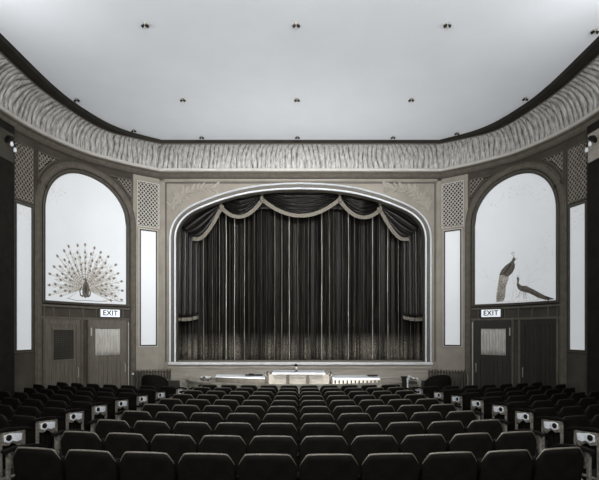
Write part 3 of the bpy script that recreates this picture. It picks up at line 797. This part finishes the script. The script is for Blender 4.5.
        wpanel(m, t, vs_ - .012, vs_ + .012, 6.05, 6.73, -.01, .035); wpanel(m, t, la[0], la[1], 6.72, 6.745, -.01, .035)
        a0 = [(CS + R0 * math.cos(q), SPR + R0 * math.sin(q)) for q in [PI * k / 60 for k in range(61)]]
        a0 = [p for p in a0 if la[0] <= p[0] <= la[1] and p[1] < la[3]]
        if len(a0) > 2: wband(m, t, a0, .025, -.01, .035)
        obj('grille_frame', m, 'wall_trim', g)

    # exit door with curtained window
    wood = 'door' if side < 0 else 'door_dark'  # right doors coloured darker for the weaker light on that side
    d = struct(thing('door_1' if side < 0 else 'door_2', 'exit door with curtained window in the %s wall' % W_, 'door', t(1.57, 0, 0))); del d['category']
    m = MB(); z0 = .0
    wpanel(m, t, 1.02, 1.20, z0, 2.56, .0, .035); wpanel(m, t, 1.96, 2.12, z0, 2.56, .0, .035); wpanel(m, t, 1.20, 1.96, 2.34, 2.56, .0, .035); wpanel(m, t, 1.20, 1.96, z0, .2, .0, .035); wpanel(m, t, 1.20, 1.96, 1.40, 1.54, 0, .035)
    for k in range(6): a = 1.20 + k * .1267; wpanel(m, t, a + .004, a + .1227, .2, 1.40, 0, .02)
    obj('door_leaf', m, wood, d, bevel=.004)
    m = MB(); m.grid(lambda u, v: t(1.20 + .76 * u, 1.54 + .80 * v, .012 + .008 * math.sin(u * 55) + .004 * math.sin(u * 23)), 110, 4); o = obj('window_curtain', m, 'curtain_pale', d, recalc=False, smooth=True)
    sm = o.modifiers.new('solid', 'SOLIDIFY'); sm.thickness = .004
    m = MB(); frame(m, t, 1.22, 1.94, 1.56, 2.32, .03, .0, .045); obj('window_frame', m, wood, d, bevel=.004)
    m = MB(); wpanel(m, t, 2.04, 2.07, 2.12, 2.34, .03, .05); obj('hinge_plate', m, 'lattice', d)
    m = MB(); m.tube([t(1.08, 1.05, .06), t(1.08, 1.30, .06)], .012, 8); m.tube([t(1.08, 1.05, .03), t(1.08, 1.05, .06)], .01, 6); m.tube([t(1.08, 1.30, .03), t(1.08, 1.30, .06)], .01, 6); obj('door_handle', m, 'brass', d, smooth=True)
    # second door: boarded, with a grille (left) / plain (right)
    d = struct(thing('door_3' if side < 0 else 'door_4', ('boarded door with a square dark grille in the left wall' if side < 0 else 'dark double door of plain boards in the right wall'), 'door', t(2.93, 0, 0))); del d['category']
    m = MB()
    wpanel(m, t, 2.38, 2.50, 0, 2.56, 0, .035); wpanel(m, t, 3.37, 3.49, 0, 2.56, 0, .035); wpanel(m, t, 2.50, 3.37, 2.42, 2.56, 0, .035); wpanel(m, t, 2.5, 3.37, 0, .2, 0, .035)
    for k in range(7): a = 2.50 + k * .1243; wpanel(m, t, a + .005, a + .1193, .2, 2.42, 0, .02)
    if side > 0: wpanel(m, t, 2.91, 2.96, 0, 2.56, 0, .04)
    obj('door_leaf', m, wood, d, bevel=.004)
    if side < 0:
        m = MB(); wpanel(m, t, 2.60, 3.22, 1.50, 2.28, .015, .024); obj('grille_backing', m, 'lattice_back', d)
        m = MB()
        for k in range(13): a = 2.60 + .62 * k / 12; wpanel(m, t, a - .006, a + .006, 1.50, 2.28, .024, .034)
        for k in range(15): z = 1.50 + .78 * k / 14; wpanel(m, t, 2.60, 3.22, z - .006, z + .006, .024, .038)
        obj('grille_bars', m, 'wall', d)
        m = MB(); frame(m, t, 2.60, 3.22, 1.50, 2.28, .035, .0, .045); obj('grille_frame', m, wood, d)
    m = MB(); m.tube([t(2.46, 1.0, .06), t(2.46, 1.25, .06)], .012, 8); m.tube([t(2.46, 1.0, .03), t(2.46, 1.0, .06)], .01, 6); m.tube([t(2.46, 1.25, .03), t(2.46, 1.25, .06)], .01, 6); obj('door_handle', m, 'brass', d, smooth=True)

    # exit sign over the door
    e = thing('exit_sign', 'lit box sign reading EXIT over the curtained door in the %s wall' % W_, 'exit sign', t(1.5, 2.63, 0), group='exit signs')
    m = MB(); wpanel(m, t, 1.21, 1.86, 2.615, 2.905, .0, .07); obj('sign_box', m, 'sign_box', e, bevel=.008)
    m = MB(); a, b = 1.25, 1.80
    wpanel(m, t, a, b, 2.655, 2.865, .07, .074); obj('sign_glass', m, 'bulb', e)
    text_mesh('EXIT', .20, .004, t, 1.525, 2.76, .079, side, 'sign_box', e)
    # wall lamp on the pier
    l = thing('wall_lamp', ('bracket wall lamp with two round bulbs high on the left pier' if side < 0 else 'wall lamp with two round bulbs on a pale square plate, right pier'), 'wall lamp', t(4.75, 6.3, 0), group='wall lamps')
    pl = 'plate' if side > 0 else 'wall'
    m = MB(); wpanel(m, t, 4.53, 5.10, 6.12, 6.78, .09, .12); obj('back_plate', m, pl, l, bevel=.01)
    m = MB(); m.tube([t(4.80, 6.52, .1), t(4.78, 6.54, .2), t(4.68, 6.46, .26)], .03, 8); m.tube([t(4.80, 6.52, .1), t(4.82, 6.6, .2), t(4.86, 6.56, .3)], .05, 8); obj('lamp_bracket', m, 'iron', l, smooth=True)
    for (s, z, o_) in ((4.66, 6.36, .24), (4.80, 6.44, .26)):
        p = t(s, z, o_); m = MB(); m.lathe([(0, .07), (.022, .065), (.034, .03), (.038, 0), (.03, -.028), (.015, -.04), (0, -.042)], p, 14); obj('bulb', m, 'white_paint' , l, smooth=True)

# ------------------------------------------------------------------ ceiling lamp fittings
fit = None
rows_ = ((8.57, 'nearest row'), (11.35, 'middle row'), (13.55, 'row at the stage edge'))
spots = []
for Y, rn in rows_:
    for x, cn in ((-2.82, 'left'), (-.06, 'centre'), (2.70, 'right')):
        spots.append((x, Y, '%s of the %s of small twin-socket ceiling fittings' % (cn, rn)))
spots += [(-5.38, 11.35, 'small ceiling fitting against the left cornice, middle of hall'), (-4.62, 13.1, 'small ceiling fitting where the left cornice curves to the stage'),
          (5.43, 11.30, 'small ceiling fitting against the right cornice, middle of hall'), (4.45, 13.28, 'small ceiling fitting where the right cornice curves to the stage'), (5.50, 8.75, 'small ceiling fitting at the near end of the right cornice')]
for i, (x, Y, lb) in enumerate(spots):
    if fit is None:
        fit = thing('ceiling_fitting', lb, 'ceiling light', (x, Y, ZC), group='ceiling light fittings')
        m = MB(); m.lathe([(0, 0), (.05, 0), (.05, -.008), (.03, -.02), (.012, -.03), (.012, -.07), (0, -.07)], n=14); obj('canopy', m, 'stem', fit, smooth=True, world=False)
        for sx in (-1, 1):
            m = MB(); m.tube([(sx * .008, 0, -.045), (sx * .03, 0, -.05), (sx * .075, 0, -.072)], [.022, .030, .033], 12); sk = obj('socket', m, 'socket', fit, smooth=True, world=False)
        m = MB(); m.lathe([(0, -.065), (.012, -.07), (.016, -.085), (.008, -.10), (0, -.102)], n=10); obj('finial', m, 'stem', fit, smooth=True, world=False)
        fit.scale = (.82, .82, .82)
    else: dup(fit, (x, Y, ZC), 0, lb)

# ------------------------------------------------------------------ radiators beside the stage
def radiator(loc, rotz, label):
    r = thing('radiator', label, 'radiator', loc, rotz, 'cast iron radiators')
    n = 13; w = 1.0
    sec = None
    for k in range(n):
        x = -w / 2 + w * k / (n - 1)
        m = MB()
        for dy in (-.06, 0, .06): m.tube([(x, dy, .10), (x, dy, .16), (x, dy, 1.0), (x, dy, 1.06), (x, dy * .4, 1.10)], [.018, .022, .022, .022, .012], 8)
        m.tube([(x, -.08, 1.04), (x, 0, 1.09), (x, .08, 1.04)], .02, 8); m.tube([(x, -.08, .14), (x, .08, .14)], .02, 8)
        obj('radiator_section', m, 'radiator', r, smooth=True, world=False)
    m = MB(); m.tube([(-w / 2, 0, .16), (w / 2, 0, .16)], .025, 8); m.tube([(-w / 2, 0, 1.03), (w / 2, 0, 1.03)], .02, 8); obj('header_pipe', m, 'radiator', r, smooth=True, world=False)
    for sx in (-1, 1):
        m = MB(); m.tube([(sx * w * .46, 0, .15), (sx * w * .46, 0, 0)], [.025, .035], 8); obj('leg', m, 'radiator', r, smooth=True, world=False)
    return r
r = radiator((-4.42 + X0, 14.05, floor_z(14.0)), math.radians(12), 'cast iron radiator left of the stage, behind the dark armchair')
m = MB(); m.lathe([(0, 0), (.03, 0), (.035, .03), (.02, .05), (0, .05)], (-.56, 0, .96), 10); obj('valve', m, 'chrome', r, smooth=True, world=False)
r = radiator((4.34 + X0, 13.95, floor_z(14.0)), math.radians(-12), 'dark cast iron radiator right of the stage')
m = MB(); m.tube([(.58, -.02, 1.0), (.60, -.02, .8), (.57, -.02, .6), (.60, -.02, .4), (.57, -.02, .1)], [.012, .02, .012, .02, .012], 8); obj('valve', m, 'stand_iron', r, smooth=True, world=False)

# ------------------------------------------------------------------ dark armchairs flanking the pit
def armchair(loc, rotz, label):
    a = thing('armchair', label, 'armchair', loc, rotz, 'armchairs beside the orchestra pit')
    def bk(u, v):                      # closed loop section swept over the width, curved (barrel) back
        ph = (u - .5) * 2.3; R = .44; top = 1.06 - .16 * abs(2 * u - 1) ** 3
        L2 = [(0, .25), (0, .7), (0, top - .05), (.02, top - .01), (.06, top), (.10, top - .02), (.12, top - .07), (.12, .7), (.12, .25)]
        k = v * (len(L2) - 1); i = min(len(L2) - 2, int(k)); f = k - i
        d = L2[i][0] + (L2[i + 1][0] - L2[i][0]) * f; z = L2[i][1] + (L2[i + 1][1] - L2[i][1]) * f
        rr = R - d
        return (rr * math.sin(ph), -rr * math.cos(ph) + .12, z)
    m = MB(); nu, nv = 24, 16
    rings = [[bk(i / nu, j / nv) for j in range(nv + 1)] for i in range(nu + 1)]; m.loops(rings)
    obj('backrest', m, 'armchair', a, smooth=True, world=False)
    m = MB(); m.box((-.3, -.2, .25), (.3, .36, .46)); obj('seat', m, 'armchair', a, bevel=.05, world=False)
    for sx in (-1, 1):
        m = MB(); m.box((sx * .33 - .05, -.15, .25), (sx * .33 + .05, .38, .62)); obj('armrest', m, 'armchair', a, bevel=.04, world=False)
        for y in (-.2, .3):
            m = MB(); m.tube([(sx * .3, y, .26), (sx * .32, y, 0)], [.03, .018], 8); obj('leg', m, 'iron', a, smooth=True, world=False)
    return a
armchair((-3.80, 12.45, floor_z(12.45)), -.25, 'large dark upholstered armchair left of the orchestra pit')
armchair((3.60, 12.35, floor_z(12.35)), .30, 'large dark upholstered armchair right of the orchestra pit')

# ------------------------------------------------------------------ orchestra pit
def pitY(x): return 13.95 - 1.75 * math.sqrt(max(0, 1 - (x / 3.32) ** 2))
t_ = thing('pit_rail', 'curved pale wooden wall round the orchestra pit in front of the stage', 'pit wall', (X0, 12.4, .05))
xs = [x for x in (3.32 * math.sin(PI / 2 * (k / 60 * 2 - 1)) for k in range(61)) if x < 2.82]
m = MB(); m.loops([[(x + X0, pitY(x), .0), (x + X0, pitY(x), .82), (x * .985 + X0, pitY(x) + .06, .82), (x * .985 + X0, pitY(x) + .06, .0)] for x in xs]); obj('curved_panel', m, 'apron', t_, smooth=True)
m = MB(); m.loops([[(x * 1.012 + X0, pitY(x) - .03, .82), (x * 1.012 + X0, pitY(x) - .03, .86), (x * .975 + X0, pitY(x) + .09, .86), (x * .975 + X0, pitY(x) + .09, .82)] for x in xs]); obj('rail_cap', m, 'console', t_, smooth=True)
for px_, py_, mt_, h_ in ((-3.34, 13.88, 'apron', .90), (2.86, 13.0, 'iron', .96)):
    m = MB(); m.box((px_ - .06 + X0, py_ - .06, 0), (px_ + .06 + X0, py_ + .06, h_)); m.box((px_ - .08 + X0, py_ - .08, h_), (px_ + .08 + X0, py_ + .08, h_ + .04)); obj('end_post', m, mt_, t_, bevel=.008)
# console in the middle
oc = thing('organ_console', 'pale panelled organ console standing at the centre of the pit', 'organ', (0.0, 12.9, floor_z(12.9)))
m = MB(); m.box((-.83, 12.75, .04), (.80, 13.35, 1.08)); obj('console_case', m, 'console', oc, bevel=.01)
m = MB(); m.box((-.74, 12.68, 1.085), (.70, 13.42, 1.135)); obj('console_top', m, 'white_paint', oc, bevel=.012)
for (a, b) in ((-.68, -.36), (-.27, .17), (.28, .64)):
    m = MB(); m.box((a, 12.715, .52), (b, 12.75, 1.00)); m.box((a + .04, 12.70, .56), (b - .04, 12.716, .96)); obj('front_panel', m, 'console' if a < 0 else 'console', oc, bevel=.008)
for x in (-.315, .225):
    m = MB(); m.box((x - .035, 12.70, .1), (x + .035, 12.75, 1.06)); obj('pilaster', m, 'console_dark', oc, bevel=.006)
for sx, cx in ((-1, -.83), (1, .80)):
    m = MB()
    m.tube([(cx + sx * .0, 12.9, 1.10), (cx + sx * .05, 12.9, 1.12), (cx + sx * .08, 12.9, 1.08), (cx + sx * .06, 12.9, 1.03), (cx + sx * .01, 12.9, 1.00), (cx + sx * .02, 12.9, .9)], [.02, .03, .035, .035, .03, .02], 8); obj('scroll_bracket', m, 'console_dark', oc, smooth=True)
dl = thing('desk_lamp', 'small dark two-knobbed desk lamp on top of the organ console', 'lamp', (-.09, 12.95, 1.136))
m = MB(); m.lathe([(0, 0), (.06, 0), (.06, .012), (.02, .02), (.012, .03), (.012, .06), (0, .06)], (-.09, 12.95, 1.136), 14); obj('lamp_base', m, 'iron', dl, smooth=True)
m = MB(); m.tube([(-.09, 12.95, 1.18), (-.09, 12.93, 1.24), (-.10, 12.92, 1.29)], .012, 8); obj('lamp_stem', m, 'chrome', dl, smooth=True)
m = MB(); m.lathe([(0, .05), (.02, .048), (.045, .02), (.06, -.02), (.05, -.02), (.03, 0), (0, .01)], (-.10, 12.9, 1.30), 14); obj('lamp_shade', m, 'iron', dl, smooth=True)
m = MB(); m.lathe([(0, .03), (.025, .02), (.03, 0), (.02, -.02), (0, -.03)], (-.08, 12.88, 1.235), 10); obj('knob', m, 'chrome', dl, smooth=True)
sb = MB(); sb.box((-.115, 12.70, 1.04), (-.055, 12.716, 1.09)); 
# long desk on the left
ld = thing('music_desk', 'long white-topped music desk in the pit left of the console', 'desk', (-1.65, 13.2, floor_z(13.2)))
m = MB(); m.add([(-2.42, 13.50, .945), (-.98, 13.25, .925), (-.98, 13.45, .985), (-2.42, 13.75, .985), (-2.42, 13.50, .92), (-.98, 13.25, .90), (-.98, 13.45, .96), (-2.42, 13.75, .96)], [(0, 1, 2, 3), (7, 6, 5, 4), (0, 4, 5, 1), (1, 5, 6, 2), (2, 6, 7, 3), (3, 7, 4, 0)]); obj('desk_top', m, 'white_paint', ld)
m = MB(); m.add([(-2.42, 13.53, .93), (-.98, 13.28, .905), (-.98, 13.30, .905), (-2.42, 13.55, .93), (-2.42, 13.53, .62), (-.98, 13.28, .60), (-.98, 13.30, .60), (-2.42, 13.55, .62)], [(0, 1, 2, 3), (7, 6, 5, 4), (0, 4, 5, 1), (1, 5, 6, 2), (2, 6, 7, 3), (3, 7, 4, 0)]); obj('desk_front', m, 'console_dark', ld)
for (x, y) in ((-2.3, 13.6), (-1.1, 13.38)):
    m = MB(); m.box((x - .03, y - .03, .04), (x + .03, y + .03, .93)); obj('leg', m, 'iron', ld)
# pale keyed instrument on the right
kb = thing('keyboard_bench', 'pale slatted keyboard stand in the pit right of the console', 'keyboard', (1.65, 13.1, floor_z(13.1)))
m = MB(); m.add([(.92, 13.0, .95), (2.3, 13.35, .90), (2.3, 13.65, .96), (.92, 13.3, 1.0), (.92, 13.0, .92), (2.3, 13.35, .87), (2.3, 13.65, .93), (.92, 13.3, .97)], [(0, 1, 2, 3), (7, 6, 5, 4), (0, 4, 5, 1), (1, 5, 6, 2), (2, 6, 7, 3), (3, 7, 4, 0)]); obj('bench_top', m, 'white_paint', kb)
m = MB(); m.add([(.92, 13.02, .92), (2.3, 13.37, .87), (2.3, 13.39, .87), (.92, 13.04, .92), (.92, 13.02, .70), (2.3, 13.37, .70), (2.3, 13.39, .70), (.92, 13.04, .70)], [(0, 1, 2, 3), (7, 6, 5, 4), (0, 4, 5, 1), (1, 5, 6, 2), (2, 6, 7, 3), (3, 7, 4, 0)]); obj('bench_front', m, 'console', kb)
for k in range(12):
    f = (k + .6) / 12; x = .92 + 1.38 * f; y = 13.02 + .35 * f; z = .885 - .05 * f
    m = MB(); m.box((x - .018, y - .012, z - .09), (x + .018, y + .0, z)); obj('slot', m, 'iron', kb)
for (x, y) in ((1.0, 13.15), (2.2, 13.5)):
    m = MB(); m.box((x - .03, y - .03, .04), (x + .03, y + .03, .92)); obj('leg', m, 'iron', kb)
m = MB(); m.box((1.95, 13.44, .962), (2.25, 13.52, .995)); tag(obj('dark_box', m, 'iron', bevel=.008), 'small flat dark box lying on the pale keyboard stand', 'box')
m = MB(); m.box((-1.55, 13.38, .975), (-1.05, 13.46, 1.01)); m.box((-1.45, 13.39, 1.01), (-1.30, 13.45, 1.035)); tag(obj('instrument_case', m, 'iron', bevel=.01), 'long dark instrument case lying on the white music desk', 'case')
# crumpled sheet and crate at the pit's right end, scroll of paper at the left
def rough_sheet(cx, cy, cz, w, d, h, seed):
    def f(u, v): return (cx + w * (u - .5), cy + d * (v - .5), cz + h * (noise.noise(Vector((u * 3.1 + seed, v * 3.3, .5))) * .6 + .5) * (1 - .3 * abs(2 * u - 1)))
    m = MB(); m.grid(f, 20, 14); return m
o = obj('crumpled_cloth', rough_sheet(3.22, 13.55, .80, .40, .3, .20, 1), 'paper', recalc=False, smooth=True); sm = o.modifiers.new('solid', 'SOLIDIFY'); sm.thickness = .006
tag(o, 'crumpled pale cloth on the wooden crate at the pit right end', 'cloth')
m = MB(); m.box((3.06, 13.4, .02), (3.36, 13.70, .80)); 
cr_ = thing('wooden_crate', 'dark upright wooden crate at the right end of the pit', 'crate', (3.2, 13.57, .02)); obj('crate_body', m, 'door_dark', cr_, bevel=.01)
m = MB()
for z in (.15, .40, .66): m.box((3.01, 13.385, z), (3.39, 13.40, z + .07))
obj('crate_slats', m, 'door', cr_)
m = MB(); m.tube([(3.0, 13.05, 0.02), (3.0, 13.05, .97)], .022, 10); o = obj('metal_post', m, 'chrome', smooth=True); tag(o, 'upright polished metal post at the right end of the pit rail', 'post')
o = obj('sheet_music', rough_sheet(-2.72, 13.6, .87, .28, .2, .12, 4), 'paper', recalc=False, smooth=True); sm = o.modifiers.new('solid', 'SOLIDIFY'); sm.thickness = .006
tag(o, 'curled sheets of music on the stool at the pit left end', 'sheet music')
st = thing('stool', 'low dark stool in the pit under the curled sheet music', 'stool', (-2.72, 13.6, .02))
m = MB(); m.lathe([(0, .90), (.16, .90), (.17, .87), (.16, .84), (0, .84)], (-2.72, 13.6, 0), 16); obj('stool_seat', m, 'door', st, smooth=True)
for k in range(4):
    a = PI / 4 + k * PI / 2; m = MB(); m.tube([(-2.72 + .1 * math.cos(a), 13.6 + .1 * math.sin(a), .85), (-2.72 + .16 * math.cos(a), 13.6 + .16 * math.sin(a), .02)], .014, 8); obj('leg', m, 'iron', st)

for sx, w_ in ((-1, 'left'), (1, 'right')):
    cx, cy = sx * 3.62 + X0, 13.62; ch = thing('wooden_chair', 'small wooden chair with dark back panel between pale posts, %s of the pit' % w_, 'chair', (cx, cy, floor_z(cy)), group='wooden chairs at the pit ends')
    for q in (-1, 1):
        m = MB(); m.tube([(cx + q * .17, cy - .15, .02), (cx + q * .17, cy - .15, .44), (cx + q * .185, cy - .19, .87)], .017, 8); obj('back_post', m, 'apron', ch, smooth=True)
        m = MB(); m.tube([(cx + q * .17, cy + .17, .02), (cx + q * .17, cy + .17, .43)], .017, 8); obj('leg', m, 'door', ch, smooth=True)
    m = MB(); m.box((cx - .175, cy - .20, .60), (cx + .175, cy - .175, .84)); obj('back_panel', m, 'door_dark', ch, bevel=.01)
    m = MB(); m.box((cx - .19, cy - .17, .43), (cx + .19, cy + .2, .46)); obj('seat', m, 'door', ch, bevel=.01)

# ------------------------------------------------------------------ theatre chairs
W2 = .238
def ztop(x):
    a = abs(x)
    if a < .175: return .868 - .006 * (a / .175) ** 3
    f = min(1, (a - .175) / (W2 - .175)); return .862 - .085 * f ** 1.3
def bkpt(x, z, d):                     # back surface, leans towards the camera, slightly dished
    return (x, -.03 - (z - .42) * .16 + .35 * x * x * .6 + d, z)
def back_mesh():
    m = MB(); nx = 22; rings = []
    for i in range(nx + 1):
        x = -W2 + 2 * W2 * i / nx; zt = ztop(x); r = []
        for (zz, d) in ((.40, 0), (.60, -.004), (zt - .05, -.004), (zt - .012, .0), (zt, .012), (zt, .028), (zt - .014, .042), (zt - .06, .055), (.60, .06), (.40, .05)): r.append(bkpt(x, zz, d))
        rings.append(r)
    return m.loops(rings)
def rim_mesh():
    m = MB(); pts = [bkpt(x, ztop(x) + .002, .010) for x in [-W2 + 2 * W2 * i / 40 for i in range(41)]]
    n = len(pts); return m.tube(pts, [.0095 if abs(p[0]) < .18 else .0095 - .0078 * (abs(p[0]) - .18) / .058 for p in pts], 8)
def seat_mesh():                       # tipped-up squab against the back
    m = MB(); rings = []
    for k in range(9):
        f = k / 8; z = .40 + .36 * f; w = .205 * (1 - .15 * f ** 3); y = .06 + .02 * math.sin(PI * f)
        rings.append([(-w, y, z), (w, y, z), (w * .97, y + .07 + .015 * math.sin(PI * f), z), (-w * .97, y + .07 + .015 * math.sin(PI * f), z)])
    return m.loops(rings)
def arm_mesh(x):
    m = MB(); return m.loops([[(x - .02, y, z), (x + .02, y, z), (x + .016, y, z + .024), (x - .016, y, z + .024)] for y, z in ((.0, .635), (.12, .625), (.27, .60), (.33, .575))])
def stand_mesh(x):
    m = MB(); m.box((x - .010, .0, .02), (x + .010, .06, .63)); m.box((x - .010, .06, .40), (x + .010, .26, .46)); m.box((x - .02, -.06, 0), (x + .02, .18, .025)); return m
def end_stand(x, side):
    """ornamental standard facing the aisle: two tall uprights, cross bars, foot"""
    m = MB()
    m.box((x - .012, -.13, .02), (x + .014, -.095, .82)); m.box((x - .012, .16, .02), (x + .014, .195, .80)); m.box((x - .012, -.10, .30), (x + .012, .17, .325))
    m.box((x - .02, -.17, 0), (x + .025, .24, .03)); m.tube([(x, -.11, .325), (x, .03, .18), (x, .17, .05)], .012, 6); m.tube([(x, .17, .325), (x, .03, .18), (x, -.11, .05)], .012, 6)
    return m
def end_arm(x):
    m = MB(); return m.loops([[(x - .03, y, z), (x + .03, y, z), (x + .025, y, z + .03), (x - .025, y, z + .03)] for y, z in ((-.17, .825), (-.05, .835), (.12, .815), (.25, .79), (.29, .765))])
def end_plate(x, side):
    m = MB(); xo = x + side * .016
    out = [(-.10, .68), (-.03, .665), (.02, .69), (.06, .665), (.10, .63), (.16, .65), (.16, .80), (-.10, .82)]
    return m.prism([(y, z) for y, z in out], -.008, .008, lambda a, b, c: (xo + c, a, b))
def end_cart(x, side):
    m = MB(); xo = x + side * .026
    out = [(-.085, .72), (-.03, .695), (.03, .71), (.07, .69), (.13, .70), (.14, .775), (-.02, .80), (-.085, .79)]
    return m.prism([(y, z) for y, z in out], -.005, .005, lambda a, b, c: (xo + c, a, b))
def end_rosette(x, side):
    m = MB(); xo = x + side * .032
    m.lathe([(0, 0), (.034, 0), (.034, .008), (.014, .016), (0, .016)], (0, 0, 0), 12, lambda a, b, c: (xo + side * c, -.035 + a, .755 + b))
    return m
def make_chair(end, rim='seat_rim'):
    c = thing('theatre_chair', '-', 'theatre chair', (0, 0, 0))
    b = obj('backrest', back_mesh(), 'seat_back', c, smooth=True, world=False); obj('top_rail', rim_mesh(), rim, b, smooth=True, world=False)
    obj('seat', seat_mesh(), 'seat_cushion', c, smooth=True, world=False, bevel=.015)
    for sx in (-1, 1):
        if end == sx:
            obj('armrest', end_arm(sx * .2525), 'seat_cushion', c, world=False, bevel=.006)
            e_ = obj('end_standard', end_stand(sx * .2525, sx), 'stand_iron', c, world=False, bevel=.004)
            obj('cast_plate', end_plate(sx * .2525, sx), 'stand_iron', e_, world=False, bevel=.006); obj('plate_cartouche', end_cart(sx * .2525, sx), 'chrome', e_, world=False, bevel=.003); obj('rosette', end_rosette(sx * .2525, sx), 'iron', e_, world=False, smooth=True)
        elif sx < 0 or end == 2:
            obj('armrest', arm_mesh(sx * .2525), 'seat_cushion', c, world=False, bevel=.006); obj('leg_standard', stand_mesh(sx * .2525), 'iron', c, world=False)
    return c
M['shaded_rail'] = mat('shaded_top_rail', .014, .5, var=.4, spec=.2)  # darkened rail for the side blocks: unlit look put into the colour
proto = {k: make_chair(k) for k in (0, -1, 1)}; proto.update({k + 10: make_chair(k, 'shaded_rail') for k in (0, -1, 1)}); used = {k: False for k in proto}
ORD = ['nearest', 'second', 'third', 'fourth', 'fifth', 'sixth', 'seventh', 'eighth', 'ninth', 'tenth', 'eleventh']
CNT = ['first', 'second', 'third', 'fourth', 'fifth', 'sixth', 'seventh', 'eighth']
RC = 10.6
def place(X, D0, kind, label, group, sc=1.0):
    Y = D0 + X * X / (2 * RC); rz = math.atan(X / RC); loc = (X, Y, floor_z(Y))
    if not used[kind]:
        used[kind] = True; c = proto[kind]; c.location = loc; c.rotation_euler = (0, 0, rz); c['label'] = label; c['group'] = group; c.scale = (sc, 1, 1)
    else:
        c = dup(proto[kind], loc, rz, label, group); c.scale = (sc, 1, 1)
for r in range(10):
    D0 = 3.93 + .8 * r; pitch = .505 - .0035 * r; sc = pitch / .505
    rowname = 'nearest centre row' if r == 0 else ('farthest centre row' if r == 9 else '%s centre row from the camera' % ORD[r])
    for i in range(10):
        X = (i - 4.5) * pitch - .01
        w = i if i < 5 else 9 - i; sd_ = 'left' if i < 5 else 'right'
        if r == 0 and False: continue
        pos = 'at the %s aisle' % sd_ if w == 0 else '%s from the %s aisle' % (CNT[w], sd_)
        place(X, D0, (-1 if i == 0 else 1 if i == 9 else 0), 'black theatre chair %s, %s' % (pos, rowname), 'theatre chairs of the centre block', sc)
for r in range(1, 9):
    D0 = 3.93 + .8 * r; edge = (3.21, 3.26, 3.28, 3.26, 3.19, 3.08, 2.95, 2.72)[r - 1]
    for side in (-1, 1):
        k = 0
        while True:
            X = edge + .25 + k * .507; Y = D0 + X * X / (2 * RC)
            wx = 6.8 if Y < 9.5 else (-WALL.at(WALL.sY(Y))[0][0])
            if X + .3 > wx - .1 or k > 6: break
            if (X - .32) / Y < .655:
                lab = ('theatre chair with pale cast aisle standard, %s side block, %s row from camera' % (SIDE[side], ORD[r - 1] if r > 1 else 'first')) if k == 0 else ('black theatre chair %s from the aisle, %s side block, %s row from camera' % (CNT[k], SIDE[side], ORD[r - 1] if r > 1 else 'first'))
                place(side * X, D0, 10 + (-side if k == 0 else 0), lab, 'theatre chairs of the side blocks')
            k += 1

# ------------------------------------------------------------------ lights (added fills out of view, one hidden in the pit)
def area(name, loc, target, sx, sy, power, col=(1, .985, .965), spread=PI):
    l = bpy.data.lights.new(name, 'AREA'); l.shape = 'RECTANGLE'; l.size = sx; l.size_y = sy; l.energy = power; l.color = col; l.spread = spread
    o = bpy.data.objects.new(name, l); C.objects.link(o); o.location = loc
    o.rotation_euler = (Vector(target) - Vector(loc)).to_track_quat('-Z', 'Y').to_euler(); return o
def spot(name, loc, target, power, ang, blend=1.0, rad=.5, col=(1, .985, .965)):
    l = bpy.data.lights.new(name, 'SPOT'); l.energy = power; l.spot_size = math.radians(ang); l.spot_blend = blend; l.shadow_soft_size = rad; l.color = col
    o = bpy.data.objects.new(name, l); C.objects.link(o); o.location = loc
    o.rotation_euler = (Vector(target) - Vector(loc)).to_track_quat('-Z', 'Y').to_euler(); return o
area('pit_fill_light', (X0, 12.75, .30), (X0, 12.75, 8), 4.6, .5, 150, spread=math.radians(110))  # added source hidden behind the seats, brightens the far ceiling
area('ceiling_fill_light', (0, 1.0, 4.2), (0, 11.5, 7.86), 9, 1.5, 700)  # added unseen source that brightens the ceiling
area('stage_fill_light', (.8, 3.6, 7.6), (-.35, 14.5, 4.9), 5, .3, 165, spread=math.radians(58))  # added unseen source that brightens the stage wall and cove
area('left_wall_fill_light', (4.2, 4.5, 7.3), (-5.9, 12.9, 3.6), 1.2, .3, 45, spread=math.radians(50))  # added unseen source, makes the left wall brighter than the right
for sx in (-1, 1): area('side_fill_light', (sx * 5.3, 6.6, 6.3), (sx * 2.5, 11.5, 7.86), .6, 2.2, 40, spread=math.radians(140))  # added unseen pair that evens out the ceiling

w = bpy.data.worlds.new('world'); bpy.context.scene.world = w; w.use_nodes = True
w.node_tree.nodes['Background'].inputs[0].default_value = (.9, .95, 1, 1); w.node_tree.nodes['Background'].inputs[1].default_value = .0

# ------------------------------------------------------------------ camera
cd = bpy.data.cameras.new('camera'); cd.sensor_width = 36; cd.lens = 470 / 599 * 36
cd.shift_y = 91 / 599; cd.shift_x = 0; cd.clip_start = .05
cam = bpy.data.objects.new('camera', cd); C.objects.link(cam); cam.location = (0, 0, 2.25); cam.rotation_euler = (PI / 2, 0, 0)
sc = bpy.context.scene; sc.camera = cam
sc.view_settings.view_transform = 'Standard'; sc.view_settings.look = 'None'; sc.view_settings.gamma = 1; sc.view_settings.exposure = 0
sc.view_settings.use_curve_mapping = False
